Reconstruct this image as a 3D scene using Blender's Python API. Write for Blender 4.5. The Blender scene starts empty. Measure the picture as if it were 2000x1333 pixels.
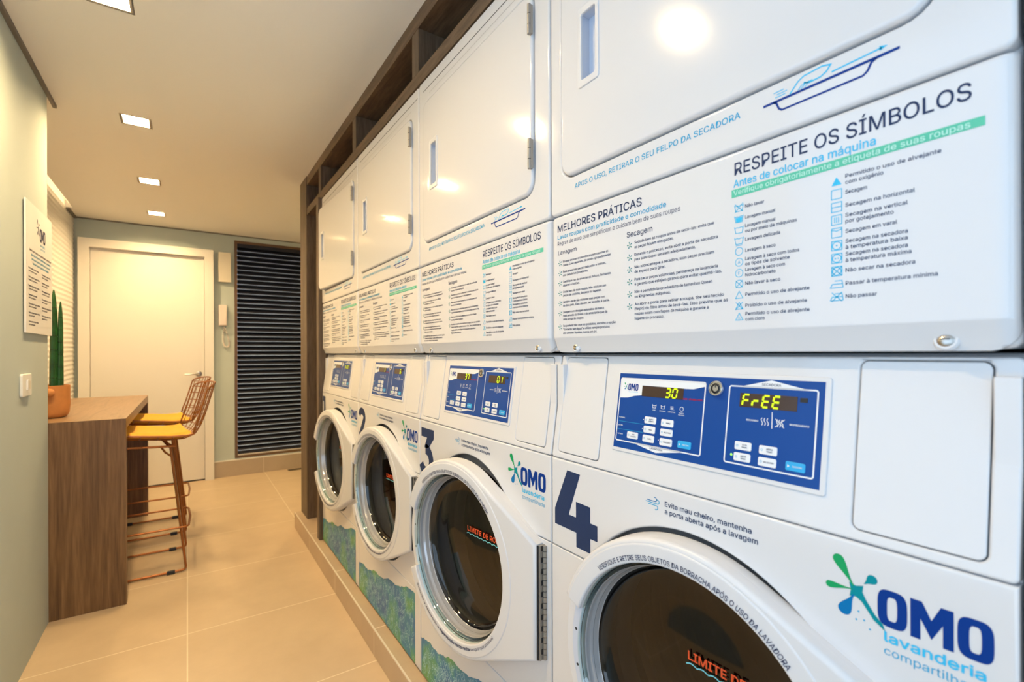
import bpy, bmesh, math, random
from math import sin, cos, pi, radians, hypot, atan2, sqrt
from mathutils import Vector, Matrix

C = bpy.context.scene.collection
SC = bpy.context.scene

# ------------------------------------------------------------------ camera
CZ = 1.168
cam = bpy.data.cameras.new('camera')
cam.sensor_width = 36.0
cam.lens = 936.38 * 36.0 / 2000.0
cam.shift_y = 23.0 / 2000.0
cam.clip_start = 0.02
cam.dof.use_dof = True
cam.dof.focus_distance = 1.12
cam.dof.aperture_fstop = 4.5
cam_o = bpy.data.objects.new('camera', cam)
C.objects.link(cam_o)
cam_o.location = (0, 0, CZ)
cam_o.rotation_mode = 'XYZ'
cam_o.matrix_world = (Matrix.Translation((0, 0, CZ)) @ Matrix.Rotation(-0.5954, 4, 'Z')
                      @ Matrix.Rotation(pi / 2, 4, 'X') @ Matrix.Rotation(-0.0036, 4, 'Z'))
SC.camera = cam_o

# ------------------------------------------------------------------ exposure, world, daylight
SC.view_settings.view_transform = 'Standard'
SC.view_settings.look = 'None'
SC.view_settings.exposure = 0.0
SC.view_settings.gamma = 1.0
SC.view_settings.use_curve_mapping = False
world = bpy.data.worlds.new('daylight_sky')
SC.world = world
world.use_nodes = True
bg = world.node_tree.nodes['Background']
bg.inputs['Color'].default_value = (0.62, 0.78, 1.0, 1)
bg.inputs['Strength'].default_value = 1.0
LAMP = 770.0            # emission strength of the ceiling lamps
LAMP_COL = (1.0, 0.70, 0.345)
DAY_W = 9.6           # base watts of the daylight added at the two unseen windows
DAY_COL = (0.62, 0.79, 1.0)


def area_light(name, loc, rot, sx, sy, watts, col):
    l = bpy.data.lights.new(name, 'AREA')
    l.shape = 'RECTANGLE'; l.size = sx; l.size_y = sy
    l.energy = watts; l.color = col
    o = bpy.data.objects.new(name, l); C.objects.link(o)
    o.location = loc; o.rotation_euler = rot
    return o


# cool area lights added as daylight in the two unseen window openings
area_light('added_daylight', (0.415, -2.25, 1.25), (radians(90), 0, 0), 1.62, 1.9, DAY_W * 2.2, DAY_COL)
area_light('added_daylight', (-0.62, -0.25, 1.325), (radians(90), 0, radians(-90)), 2.3, 1.65, DAY_W * 1.7, DAY_COL)

# ------------------------------------------------------------------ materials
MATS = {}


def mat(name, col, rough=0.5, metal=0.0, spec=0.5, coat=0.0, emit=None, estr=0.0, alpha=None):
    if name in MATS:
        return MATS[name]
    m = bpy.data.materials.new(name); m.use_nodes = True
    b = m.node_tree.nodes['Principled BSDF']
    b.inputs['Base Color'].default_value = (*col, 1)
    b.inputs['Roughness'].default_value = rough
    b.inputs['Metallic'].default_value = metal
    b.inputs['Specular IOR Level'].default_value = spec
    b.inputs['Coat Weight'].default_value = coat
    if emit:
        b.inputs['Emission Color'].default_value = (*emit, 1)
        b.inputs['Emission Strength'].default_value = estr
    MATS[name] = m
    return m


def nodes(m):
    return m.node_tree.nodes, m.node_tree.links, m.node_tree.nodes['Principled BSDF']


def ramp(N, stops):
    r = N.new('ShaderNodeValToRGB')
    e = r.color_ramp.elements
    while len(e) < len(stops):
        e.new(0.5)
    for k, (p, c) in enumerate(stops):
        e[k].position = p; e[k].color = (*c, 1)
    return r


def wood(name, dark, mid, light, scale=(1, 1, 1), rough=0.45, grain=9.0):
    m = mat(name, mid, rough)
    N, L, b = nodes(m)
    tc = N.new('ShaderNodeTexCoord'); mp = N.new('ShaderNodeMapping')
    mp.inputs['Scale'].default_value = scale
    L.new(tc.outputs['Object'], mp.inputs['Vector'])
    n1 = N.new('ShaderNodeTexNoise'); n1.inputs['Scale'].default_value = grain
    n1.inputs['Detail'].default_value = 6; n1.inputs['Distortion'].default_value = 1.2
    L.new(mp.outputs[0], n1.inputs['Vector'])
    w = N.new('ShaderNodeTexNoise'); w.inputs['Scale'].default_value = grain * 6
    w.inputs['Detail'].default_value = 3
    L.new(mp.outputs[0], w.inputs['Vector'])
    mx = N.new('ShaderNodeMix'); mx.data_type = 'FLOAT'; mx.inputs[0].default_value = 0.35
    L.new(n1.outputs['Fac'], mx.inputs[2]); L.new(w.outputs['Fac'], mx.inputs[3])
    r = ramp(N, [(0.30, dark), (0.5, mid), (0.72, light)])
    L.new(mx.outputs[0], r.inputs[0]); L.new(r.outputs[0], b.inputs['Base Color'])
    bp = N.new('ShaderNodeBump'); bp.inputs['Strength'].default_value = 0.08; bp.inputs['Distance'].default_value = 0.002
    L.new(mx.outputs[0], bp.inputs['Height']); L.new(bp.outputs[0], b.inputs['Normal'])
    return m


def noisy(m, scale, amount, bump=0.0):
    """slight mottling of a plain base colour"""
    N, L, b = nodes(m)
    base = tuple(b.inputs['Base Color'].default_value)[:3]
    tc = N.new('ShaderNodeTexCoord')
    n = N.new('ShaderNodeTexNoise'); n.inputs['Scale'].default_value = scale; n.inputs['Detail'].default_value = 5
    L.new(tc.outputs['Object'], n.inputs['Vector'])
    r = ramp(N, [(0.3, tuple(c * (1 - amount) for c in base)), (0.7, tuple(min(1, c * (1 + amount)) for c in base))])
    L.new(n.outputs['Fac'], r.inputs[0]); L.new(r.outputs[0], b.inputs['Base Color'])
    if bump:
        bp = N.new('ShaderNodeBump'); bp.inputs['Strength'].default_value = bump; bp.inputs['Distance'].default_value = 0.001
        L.new(n.outputs['Fac'], bp.inputs['Height']); L.new(bp.outputs[0], b.inputs['Normal'])
    return m


ENAMEL = mat('white_enamel', (0.71, 0.71, 0.725), 0.10, coat=0.0)
ENAMEL2 = mat('white_plastic', (0.70, 0.70, 0.715), 0.28)
NAVY = mat('navy_print', (0.022, 0.040, 0.105), 0.5, spec=0.15)
INK = mat('dark_ink', (0.05, 0.06, 0.12), 0.5, spec=0.15)
CYAN = mat('cyan_print', (0.03, 0.36, 0.62), 0.5, spec=0.15)
LCYAN = mat('light_cyan_print', (0.05, 0.50, 0.80), 0.5, spec=0.15)
BANDG = mat('green_band_print', (0.12, 0.55, 0.38), 0.5, spec=0.15)
BANDT = mat('pale_green_print', (0.55, 0.86, 0.76), 0.5, spec=0.15)
LOGOB = mat('logo_blue', (0.0, 0.035, 0.24), 0.45, spec=0.15)
GREEN = mat('logo_green', (0.01, 0.33, 0.11), 0.45, spec=0.15)
TEAL = mat('logo_teal', (0.0, 0.25, 0.30), 0.45, spec=0.15)
SBLUE = mat('logo_splash_blue', (0.0, 0.16, 0.42), 0.45, spec=0.15)
PBLUE = mat('panel_blue', (0.002, 0.058, 0.285), 0.35, spec=0.3)
WPRINT = mat('white_print', (0.80, 0.82, 0.85), 0.45)
BTNB = mat('button_cyan', (0.02, 0.38, 0.75), 0.4)
REDP = mat('red_print', (0.50, 0.03, 0.07), 0.5, spec=0.15)
DISP = mat('display_window', (0.055, 0.03, 0.02), 0.25)
LED = mat('led_segment', (0.1, 0.12, 0.0), 0.5, emit=(0.72, 1.0, 0.0), estr=1.1)
LEDG = mat('led_green', (0.1, 0.3, 0.0), 0.5, emit=(0.35, 1.0, 0.12), estr=1.3)
BLACK = mat('black_rubber', (0.012, 0.012, 0.014), 0.45)
GAP = mat('dark_gap', (0.02, 0.02, 0.022), 0.8)
STEEL = mat('steel', (0.55, 0.53, 0.50), 0.3, 1.0)
HSTEEL = mat('hinge_steel', (0.36, 0.33, 0.29), 0.40, 0.6)
CHROME = mat('chrome', (0.75, 0.75, 0.76), 0.12, 1.0)
DRUM = mat('drum_steel', (0.10, 0.10, 0.10), 0.25, 1.0)
GASKET = mat('grey_gasket', (0.33, 0.33, 0.34), 0.5)
HANDLEB = mat('blue_grey_plastic', (0.58, 0.63, 0.74), 0.35)
ORANGE = mat('orange_print', (0.75, 0.10, 0.03), 0.5, spec=0.15)
WAVEC = mat('aqua_print', (0.20, 0.62, 0.72), 0.5, spec=0.15)

WOODF = wood('walnut_board', (0.060, 0.036, 0.020), (0.120, 0.074, 0.042), (0.190, 0.122, 0.074), (3.0, 0.35, 3.0), 0.5, 10)
WOODV = wood('walnut_upright', (0.062, 0.040, 0.024), (0.120, 0.080, 0.049), (0.180, 0.125, 0.082), (3.0, 3.0, 0.30), 0.5, 10)
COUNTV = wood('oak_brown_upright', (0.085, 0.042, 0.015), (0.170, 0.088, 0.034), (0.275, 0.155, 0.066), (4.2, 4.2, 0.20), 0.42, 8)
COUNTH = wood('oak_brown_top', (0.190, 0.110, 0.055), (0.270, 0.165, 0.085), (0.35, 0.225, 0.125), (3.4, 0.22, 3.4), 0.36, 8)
CEILM = mat('ceiling_paint', (0.90, 0.885, 0.855), 0.9)
SAGE = noisy(mat('sage_paint', (0.475, 0.545, 0.535), 0.8), 3.0, 0.03)
WHITEW = mat('white_wall_relief', (0.80, 0.78, 0.74), 0.6)
DOORW = mat('white_lacquer', (0.80, 0.775, 0.73), 0.35)
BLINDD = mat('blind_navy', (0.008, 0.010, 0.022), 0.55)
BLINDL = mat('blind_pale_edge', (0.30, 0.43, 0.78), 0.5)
WFRAME = mat('bronze_frame', (0.13, 0.075, 0.04), 0.4)
IVORY = mat('ivory_plastic', (0.76, 0.70, 0.58), 0.4)
PHONEW = mat('pinkish_plastic', (0.78, 0.68, 0.64), 0.4)
COPPER = mat('copper_wire', (0.36, 0.13, 0.035), 0.35, 0.6)
YELLOW = noisy(mat('mustard_cushion', (0.70, 0.37, 0.028), 0.8), 60, 0.06, 0.2)
TERRA = noisy(mat('terracotta', (0.56, 0.23, 0.065), 0.7), 25, 0.08, 0.15)
CACT = noisy(mat('cactus_green', (0.012, 0.085, 0.014), 0.5), 30, 0.35, 0.2)
CACTD = mat('cactus_node', (0.02, 0.045, 0.012), 0.8)
SOIL = noisy(mat('soil', (0.06, 0.04, 0.025), 0.95), 80, 0.5, 0.5)
PAPER = mat('poster_paper', (0.78, 0.77, 0.76), 0.55)
SWITCHW = mat('switch_plastic', (0.82, 0.82, 0.80), 0.35)
TRIMD = mat('shadow_gap_trim', (0.17, 0.155, 0.14), 0.6)
LAMPW = mat('lamp_trim', (0.60, 0.50, 0.38), 0.5)
LAMPR = mat('lamp_reflector', (0.85, 0.85, 0.84), 0.35)
LAMPE = mat('lamp_diffuser', (0.9, 0.9, 0.9), 0.5, emit=LAMP_COL, estr=LAMP)

# floor tiles
TX, TY, TX0, TY0 = 0.632, 0.615, -0.003, 1.80


def tile_mat(name, a, bcol, grout, axes, px, py, ox, oy, gw=0.0042, rough=0.38):
    m = mat(name, a, rough)
    N, L, b = nodes(m)
    g = N.new('ShaderNodeNewGeometry')
    sp = N.new('ShaderNodeSeparateXYZ'); L.new(g.outputs['Position'], sp.inputs[0])

    def line(out, per, off):
        s = N.new('ShaderNodeMath'); s.operation = 'SUBTRACT'; s.inputs[1].default_value = off - 50 * per
        L.new(out, s.inputs[0])
        md = N.new('ShaderNodeMath'); md.operation = 'MODULO'; md.inputs[1].default_value = per; L.new(s.outputs[0], md.inputs[0])
        s2 = N.new('ShaderNodeMath'); s2.operation = 'SUBTRACT'; s2.inputs[1].default_value = per / 2; L.new(md.outputs[0], s2.inputs[0])
        ab = N.new('ShaderNodeMath'); ab.operation = 'ABSOLUTE'; L.new(s2.outputs[0], ab.inputs[0])
        gt = N.new('ShaderNodeMath'); gt.operation = 'GREATER_THAN'; gt.inputs[1].default_value = per / 2 - gw / 2; L.new(ab.outputs[0], gt.inputs[0])
        return gt.outputs[0]
    o1 = line(sp.outputs[axes[0]], px, ox)
    if py:
        o2 = line(sp.outputs[axes[1]], py, oy)
        mm = N.new('ShaderNodeMath'); mm.operation = 'MAXIMUM'; L.new(o1, mm.inputs[0]); L.new(o2, mm.inputs[1]); o1 = mm.outputs[0]
    n = N.new('ShaderNodeTexNoise'); n.inputs['Scale'].default_value = 3.2; n.inputs['Detail'].default_value = 8
    n.inputs['Roughness'].default_value = 0.65
    L.new(g.outputs['Position'], n.inputs['Vector'])
    r = ramp(N, [(0.32, a), (0.68, bcol)]); L.new(n.outputs['Fac'], r.inputs[0])
    mx = N.new('ShaderNodeMix'); mx.data_type = 'RGBA'
    L.new(o1, mx.inputs[0]); L.new(r.outputs[0], mx.inputs[6]); mx.inputs[7].default_value = (*grout, 1)
    L.new(mx.outputs[2], b.inputs['Base Color'])
    return m


TILE = tile_mat('porcelain_tile', (0.56, 0.43, 0.285), (0.64, 0.50, 0.335), (0.80, 0.70, 0.54), (0, 1), TX, TY, TX0, TY0)
PTILE = tile_mat('plinth_tile', (0.47, 0.35, 0.238), (0.55, 0.42, 0.28), (0.80, 0.70, 0.55), (1, 1), 0.588, 0, 1.832, 0)
BTILE = tile_mat('baseboard_tile', (0.42, 0.34, 0.25), (0.48, 0.395, 0.295), (0.66, 0.57, 0.45), (0, 0), 0.62, 0, 0.621, 0)


def vinyl():
    m = mat('vinyl_blue_green', (0.05, 0.25, 0.3), 0.4)
    N, L, b = nodes(m)
    tc = N.new('ShaderNodeTexCoord'); mp = N.new('ShaderNodeMapping')
    mp.inputs['Rotation'].default_value = (0.5, 0, 0)
    L.new(tc.outputs['Object'], mp.inputs['Vector'])
    n = N.new('ShaderNodeTexNoise'); n.inputs['Scale'].default_value = 6.5; n.inputs['Detail'].default_value = 4
    n.inputs['Roughness'].default_value = 0.55
    L.new(mp.outputs[0], n.inputs['Vector'])
    r = ramp(N, [(0.38, (0.022, 0.125, 0.36)), (0.48, (0.03, 0.22, 0.36)), (0.54, (0.07, 0.30, 0.20)), (0.64, (0.15, 0.37, 0.09))])
    L.new(n.outputs['Fac'], r.inputs[0]); L.new(r.outputs[0], b.inputs['Base Color'])
    return m


VINYL = vinyl()
DOODLE = mat('pale_scribble', (0.42, 0.68, 0.70), 0.5, spec=0.15)


def glass(name, tint, extra=0.0):
    m = bpy.data.materials.new(name); m.use_nodes = True
    N, L = m.node_tree.nodes, m.node_tree.links
    N.clear()
    o = N.new('ShaderNodeOutputMaterial')
    t = N.new('ShaderNodeBsdfTransparent'); t.inputs[0].default_value = (*tint, 1)
    g = N.new('ShaderNodeBsdfGlossy'); g.inputs['Roughness'].default_value = 0.04
    fr = N.new('ShaderNodeLayerWeight'); fr.inputs['Blend'].default_value = 0.5
    pw = N.new('ShaderNodeMath'); pw.operation = 'POWER'; pw.inputs[1].default_value = 5.0
    L.new(fr.outputs['Facing'], pw.inputs[0])
    ad = N.new('ShaderNodeMath'); ad.operation = 'MULTIPLY_ADD'; ad.inputs[1].default_value = 0.9; ad.inputs[2].default_value = 0.045 + extra; ad.use_clamp = True
    L.new(pw.outputs[0], ad.inputs[0])
    mx = N.new('ShaderNodeMixShader'); L.new(ad.outputs[0], mx.inputs[0])
    L.new(t.outputs[0], mx.inputs[1]); L.new(g.outputs[0], mx.inputs[2]); L.new(mx.outputs[0], o.inputs[0])
    return m


GLASS = glass('door_glass', (0.11, 0.11, 0.115), 0.02)
GLASSC = glass('clear_glass_rim', (0.72, 0.88, 0.88), 0.10)
PANE = glass('window_glass', (0.9, 0.95, 0.95), 0.0)

# ------------------------------------------------------------------ mesh helpers


def font(name):
    try:
        return bpy.data.fonts.load(bpy.utils.system_resource('DATAFILES', path='fonts') + '/' + name)
    except Exception:
        return None


INTER = font('Inter.woff2')
_tmp = {}


def _eval_curve(cu):
    o = bpy.data.objects.new('tmp', cu); C.objects.link(o)
    dg = bpy.context.evaluated_depsgraph_get()
    me = bpy.data.meshes.new_from_object(o.evaluated_get(dg))
    V = [tuple(v.co) for v in me.vertices]
    F = [tuple(p.vertices) for p in me.polygons]
    bpy.data.objects.remove(o); bpy.data.meshes.remove(me); bpy.data.curves.remove(cu)
    return V, F


def text_geo(body, size=1.0, offset=0.0, res=2, spacing=1.0):
    key = (body, offset, res, spacing)
    if key not in _tmp:
        cu = bpy.data.curves.new('t', 'FONT'); cu.body = body; cu.size = 1.0
        if INTER:
            cu.font = INTER
        cu.offset = offset; cu.resolution_u = res; cu.space_character = spacing; cu.fill_mode = 'FRONT'
        _tmp[key] = _eval_curve(cu)
    return _tmp[key]


CAPH = max(v[1] for v in text_geo('H')[0])


def plate_geo(loops, w0, w1, bev, seg=2):
    cu = bpy.data.curves.new('p', 'CURVE'); cu.dimensions = '2D'; cu.fill_mode = 'BOTH'
    h = (w1 - w0) / 2
    bev = min(bev, h * 0.98)
    cu.extrude = h - bev; cu.bevel_depth = bev; cu.bevel_resolution = seg; cu.offset = -bev
    for lp in loops:
        s = cu.splines.new('POLY'); s.points.add(len(lp) - 1)
        for k, (x, y) in enumerate(lp):
            s.points[k].co = (x, y, 0, 1)
        s.use_cyclic_u = True
    V, F = _eval_curve(cu)
    c = (w0 + w1) / 2
    return [(x, y, z + c) for x, y, z in V], F


def rrect(x0, y0, x1, y1, r, n=6):
    out = []
    for cx, cy, a in ((x1 - r, y1 - r, 0), (x0 + r, y1 - r, 90), (x0 + r, y0 + r, 180), (x1 - r, y0 + r, 270)):
        for k in range(n + 1):
            t = radians(a + 90 * k / n); out.append((cx + r * cos(t), cy + r * sin(t)))
    return out


def circ(cx, cy, r, n=48, ry=None):
    return [(cx + r * cos(2 * pi * k / n), cy + (ry or r) * sin(2 * pi * k / n)) for k in range(n)]


def stroke(pts, w, closed=False):
    """2D polyline -> quads of width w with mitred joints: returns verts, faces in (x, y, 0)"""
    n = len(pts); V = []; F = []
    for i in range(n):
        p = pts[i]
        a = pts[i - 1] if (i > 0 or closed) else None
        b = pts[(i + 1) % n] if (i < n - 1 or closed) else None
        ds = []
        for q, sg in ((a, 1), (b, -1)):
            if q is not None:
                d = ((p[0] - q[0]) * sg, (p[1] - q[1]) * sg); l = hypot(*d) or 1; ds.append((d[0] / l, d[1] / l))
        tx = sum(d[0] for d in ds); ty = sum(d[1] for d in ds); l = hypot(tx, ty) or 1; tx /= l; ty /= l
        k = 1.0
        if len(ds) == 2:
            k = 1 / max(0.45, abs(-ty * -ds[0][1] + tx * ds[0][0]))
        V.append((p[0] - ty * w / 2 * k, p[1] + tx * w / 2 * k, 0)); V.append((p[0] + ty * w / 2 * k, p[1] - tx * w / 2 * k, 0))
    for i in range(n if closed else n - 1):
        j = (i + 1) % n
        F.append((2 * i, 2 * i + 1, 2 * j + 1, 2 * j))
    return V, F


class Fr:
    """flat frame: 2D (x, y) plus height w -> local 3D"""
    def __init__(s, o, a, b):
        s.o = Vector(o); s.a = Vector(a).normalized(); s.b = Vector(b).normalized(); s.n = s.a.cross(s.b)

    def __call__(s, p):
        return tuple(s.o + s.a * p[0] + s.b * p[1] + s.n * p[2])


def weigh_normals(me, cmin):
    """area-weighted corner normals, so that broad flat faces stay flat beside their rounded edges"""
    P = me.polygons
    if not len(P) or len(me.loops) > 150000:
        return
    nor = [p.normal.copy() for p in P]; ar = [p.area for p in P]
    vf = [[] for _ in me.vertices]
    for p in P:
        for v in p.vertices:
            vf[v].append(p.index)
    out = [None] * len(me.loops)
    for p in P:
        n0 = nor[p.index]
        for li in p.loop_indices:
            acc = Vector((0, 0, 0))
            for g in vf[me.loops[li].vertex_index]:
                if nor[g].dot(n0) > cmin:
                    acc += nor[g] * ar[g]
            out[li] = tuple(acc.normalized()) if acc.length > 0 else tuple(n0)
    me.normals_split_custom_set(out)


class Acc:
    def __init__(s, fr=None):
        s.V = []; s.F = []; s.I = []; s.M = []; s.fr = fr

    def mi(s, m):
        if m not in s.M:
            s.M.append(m)
        return s.M.index(m)

    def add(s, VF, m, mp=None):
        V, F = VF
        o = len(s.V); i = s.mi(m)
        s.V += [mp(v) for v in V] if mp else list(V)
        s.F += [tuple(o + k for k in f) for f in F]; s.I += [i] * len(F)
        return s

    # ---- flat things in the frame
    def plate(s, loops, w0, w1, bev, m, seg=2, fr=None):
        return s.add(plate_geo(loops, w0, w1, bev, seg), m, fr or s.fr)

    def flat(s, loops, w, m, fr=None):
        cu = bpy.data.curves.new('p', 'CURVE'); cu.dimensions = '2D'; cu.fill_mode = 'FRONT'
        for lp in loops:
            sp = cu.splines.new('POLY'); sp.points.add(len(lp) - 1)
            for k, (x, y) in enumerate(lp):
                sp.points[k].co = (x, y, 0, 1)
            sp.use_cyclic_u = True
        V, F = _eval_curve(cu)
        return s.add(([(x, y, w) for x, y, z in V], F), m, fr or s.fr)

    def line(s, pts, width, w, m, closed=False, fr=None):
        V, F = stroke(pts, width, closed)
        return s.add(([(x, y, w) for x, y, z in V], F), m, fr or s.fr)

    def text(s, body, x, y, h, w, m, width=None, bold=0.0, align='L', res=3, spacing=1.0, fr=None, slant=0.0, vert=None):
        """h: cap height; width: stretch the line to this width; vert: own mapping of (x, y)"""
        V, F = text_geo(body, 1.0, 0.0, res, spacing)
        if not V:
            return s
        if bold:
            q = bold * 1.6; VV = []; FF = []
            for i_, (dx, dy) in enumerate(((-q, 0), (q, 0), (0, q), (0, -q))):
                o = len(VV); VV += [(x_ + dx, y_ + dy, 5e-5 * i_) for x_, y_, _ in V]; FF += [tuple(o + i for i in f) for f in F]
            V, F = VV, FF
        x0 = min(v[0] for v in V); x1 = max(v[0] for v in V)
        k = h / CAPH
        kx = width / (x1 - x0) if width else k
        ox = x - x0 * kx
        if align == 'C':
            ox = x - (x0 + x1) / 2 * kx
        elif align == 'R':
            ox = x - x1 * kx
        out = []
        for vx, vy, vz in V:
            px, py = ox + vx * kx + slant * vy * k, y + vy * k
            if vert:
                px, py = vert(px, py)
            out.append((px, py, w + vz))
        return s.add((out, F), m, fr or s.fr)

    # ---- solids in local 3D
    def box(s, a, b, m, bev=0.0, seg=2):
        bm = bmesh.new()
        bmesh.ops.create_cube(bm, size=1.0)
        a = Vector(a); b = Vector(b)
        for v in bm.verts:
            v.co = Vector(((a[k] + b[k]) / 2 + v.co[k] * (b[k] - a[k])) for k in range(3))
        if bev:
            bmesh.ops.bevel(bm, geom=bm.edges[:], offset=bev, segments=seg, affect='EDGES', profile=0.6)
        bm.verts.index_update()
        r = ([tuple(v.co) for v in bm.verts], [tuple(v.index for v in f.verts) for f in bm.faces]); bm.free()
        return s.add(r, m)

    def tube(s, pts, r, m, n=8, closed=False, cap=True):
        P = [Vector(p) for p in pts]; k = len(P); R = r if isinstance(r, (list, tuple)) else [r] * k
        V = []; F = []; up = None
        for i in range(k):
            t = (P[(i + 1) % k] if (closed or i < k - 1) else P[i]) - (P[i - 1] if (closed or i > 0) else P[i])
            t.normalize()
            if up is None:
                up = t.orthogonal().normalized()
            up = (up - t * up.dot(t))
            up = up.normalized() if up.length > 1e-6 else t.orthogonal().normalized()
            sd = t.cross(up)
            for j in range(n):
                a = 2 * pi * j / n
                V.append(tuple(P[i] + (up * cos(a) + sd * sin(a)) * R[i]))
        for i in range(k if closed else k - 1):
            i2 = (i + 1) % k
            for j in range(n):
                F.append((i * n + j, i * n + (j + 1) % n, i2 * n + (j + 1) % n, i2 * n + j))
        if cap and not closed:
            F.append(tuple(range(n))[::-1]); F.append(tuple((k - 1) * n + j for j in range(n)))
        return s.add((V, F), m)

    def lathe(s, prof, mp, m, n=48, cap0=False, cap1=False):
        """prof: (radius, w); mp maps (x, y, w) to local 3D"""
        V = []; F = []; k = len(prof)
        for r, w in prof:
            for j in range(n):
                a = 2 * pi * j / n; V.append((r * cos(a), r * sin(a), w))
        for i in range(k - 1):
            for j in range(n):
                F.append((i * n + j, i * n + (j + 1) % n, (i + 1) * n + (j + 1) % n, (i + 1) * n + j))
        if cap0:
            F.append(tuple(range(n))[::-1])
        if cap1:
            F.append(tuple((k - 1) * n + j for j in range(n)))
        return s.add((V, F), m, mp)

    def grid(s, rows, m):
        V = []; F = []; nr = len(rows); nc = len(rows[0])
        for r in rows:
            V += list(r)
        for i in range(nr - 1):
            for j in range(nc - 1):
                F.append((i * nc + j, i * nc + j + 1, (i + 1) * nc + j + 1, (i + 1) * nc + j))
        return s.add((V, F), m)

    def mesh(s, name, smooth=35):
        me = bpy.data.meshes.new(name)
        me.from_pydata(s.V, [], s.F)
        for m in s.M:
            me.materials.append(m)
        me.polygons.foreach_set('material_index', s.I)
        bm = bmesh.new(); bm.from_mesh(me)
        bmesh.ops.remove_doubles(bm, verts=bm.verts, dist=1e-6)
        bmesh.ops.recalc_face_normals(bm, faces=bm.faces)
        bm.to_mesh(me); bm.free()
        if smooth:
            me.shade_smooth(); me.set_sharp_from_angle(angle=radians(smooth))
            weigh_normals(me, cos(radians(smooth + 14)))
        me.update()
        return me


def link(name, me, parent=None, loc=(0, 0, 0), rz=0.0):
    o = bpy.data.objects.new(name, me); C.objects.link(o)
    o.location = loc; o.rotation_euler = (0, 0, rz)
    if parent:
        o.parent = parent
    return o


def part(name, acc, parent, loc=(0, 0, 0), rz=0.0, label=None, smooth=35):
    o = link(name, acc.mesh(name, smooth), parent, loc, rz)
    if label:
        o['label'] = label
    return o


def thing(name, label, cat, loc, group=None, kind=None):
    o = link(name, None, None, loc)
    o['label'] = label; o['category'] = cat
    if group: o['group'] = group
    if kind: o['kind'] = kind
    return o


def struct(name, acc, label, cat, parent=None, loc=(0, 0, 0), smooth=35):
    o = link(name, acc.mesh(name, smooth), parent, loc)
    if not parent:
        o['kind'] = 'structure'; o['label'] = label; o['category'] = cat
    return o


# ------------------------------------------------------------------ room shell
CEIL = 2.306
YF = 5.294      # far wall
XL = -0.503     # left wall
YE = 2.862      # where the left wall ends
XR = -0.774     # recess wall

a = Acc(); a.box((-1.0, -2.4, -0.06), (1.75, 5.5, 0.0), TILE)
struct('floor', a, 'large beige porcelain floor tiles with pale grout', 'floor')
a = Acc(); a.box((-1.0, -2.4, CEIL + 0.06), (1.75, 5.5, CEIL + 0.16), CEILM)
LX = -0.203
LAMPS = [(LX, y) for y in (1.075, 1.98, 2.968, 3.955, 4.83)] + [(1.15, 4.35)]  # the last is an unseen lamp added to light the alcove
hs = 0.056
# lower skin of the ceiling with the square cut-outs for the lamps
top = Fr((0, 0, CEIL + 0.03), (1, 0, 0), (0, 1, 0))
SL0, SL1, SLX = YE + 0.02, 4.99, -0.732
holes = [[(XR, SL0), (XR, SL1), (SLX, SL1), (SLX, SL0)]] + [[(x - hs, y - hs), (x - hs, y + hs), (x + hs, y + hs), (x + hs, y - hs)] for x, y in LAMPS]
a.plate([[(-1.0, -2.4), (1.75, -2.4), (1.75, 5.5), (-1.0, 5.5)]] + holes, -0.03, 0.03, 0.0001, CEILM, 0, top)
struct('ceiling', a, 'smooth white plaster ceiling with square recessed lamps', 'ceiling')

# left wall with the opening of added_window_2, added out of view for daylight
LW = Fr((XL, 0, 0), (0, 1, 0), (0, 0, 1))
a = Acc(LW)
a.plate([[(-2.4, 0), (YE, 0), (YE, CEIL), (-2.4, CEIL)], [(-1.4, 0.5), (-1.4, 2.15), (0.9, 2.15), (0.9, 0.5)]], -0.10, 0, 0.0008, SAGE, 1)
a.box((-0.9, YE - 0.06, 0), (XL - 0.099, YE, CEIL), SAGE)
struct('wall_left', a, 'pale sage green wall on the left, ending at the counter', 'wall')
# recess wall with horizontal relief ribs
a = Acc()
rows = []
nz, ny = 420, 26
for i in range(nz + 1):
    z = CEIL * i / nz; row = []
    for j in range(ny + 1):
        y = YE + (YF - YE) * j / ny
        ph = 0.9 * sin(y * 4.2 + 0.7) + 0.5 * sin(y * 9.1 + z * 2.3)
        row.append((XR + 0.0045 * (0.5 + 0.5 * sin(2 * pi * z / 0.036 + ph)), y, z))
    rows.append(row)
a.grid(rows, WHITEW)
a.box((XR - 0.1, YE, 0), (XR - 0.001, YF, CEIL), WHITEW)
struct('wall_recess', a, 'white recessed wall with wavy horizontal relief ribs behind the counter', 'wall', smooth=80)
# far wall with window opening
FW = Fr((0, YF, 0), (1, 0, 0), (0, 0, 1))
WX0, WX1, WZ0, WZ1 = 0.376, 1.23, 0.165, 2.255
DX0, DX1, DZ = -0.741, 0.205, 2.131
a = Acc(FW)
a.plate([[(-1.0, 0), (1.75, 0), (1.75, CEIL), (-1.0, CEIL)],
         [(WX0, WZ0), (WX0, WZ1), (WX1, WZ1), (WX1, WZ0)],
         [(DX0 + 0.03, -0.0), (DX0 + 0.03, DZ - 0.03), (DX1 - 0.03, DZ - 0.03), (DX1 - 0.03, -0.0)]][:2], -0.15, 0, 0.0008, SAGE, 1)
struct('wall_far', a, 'sage green far wall holding the white door and the dark blind', 'wall')
a = Acc(); a.box((1.36, -2.4, 0), (1.46, 3.5, CEIL), SAGE); a.box((1.65, 3.5, 0), (1.75, YF, CEIL), SAGE); a.box((1.36, 3.5, 0), (1.75, 3.52, CEIL), SAGE)
struct('wall_right', a, 'wall behind the row of machines', 'wall')
BW = Fr((0, -2.3, 0), (-1, 0, 0), (0, 0, 1))
a = Acc(BW)
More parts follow.
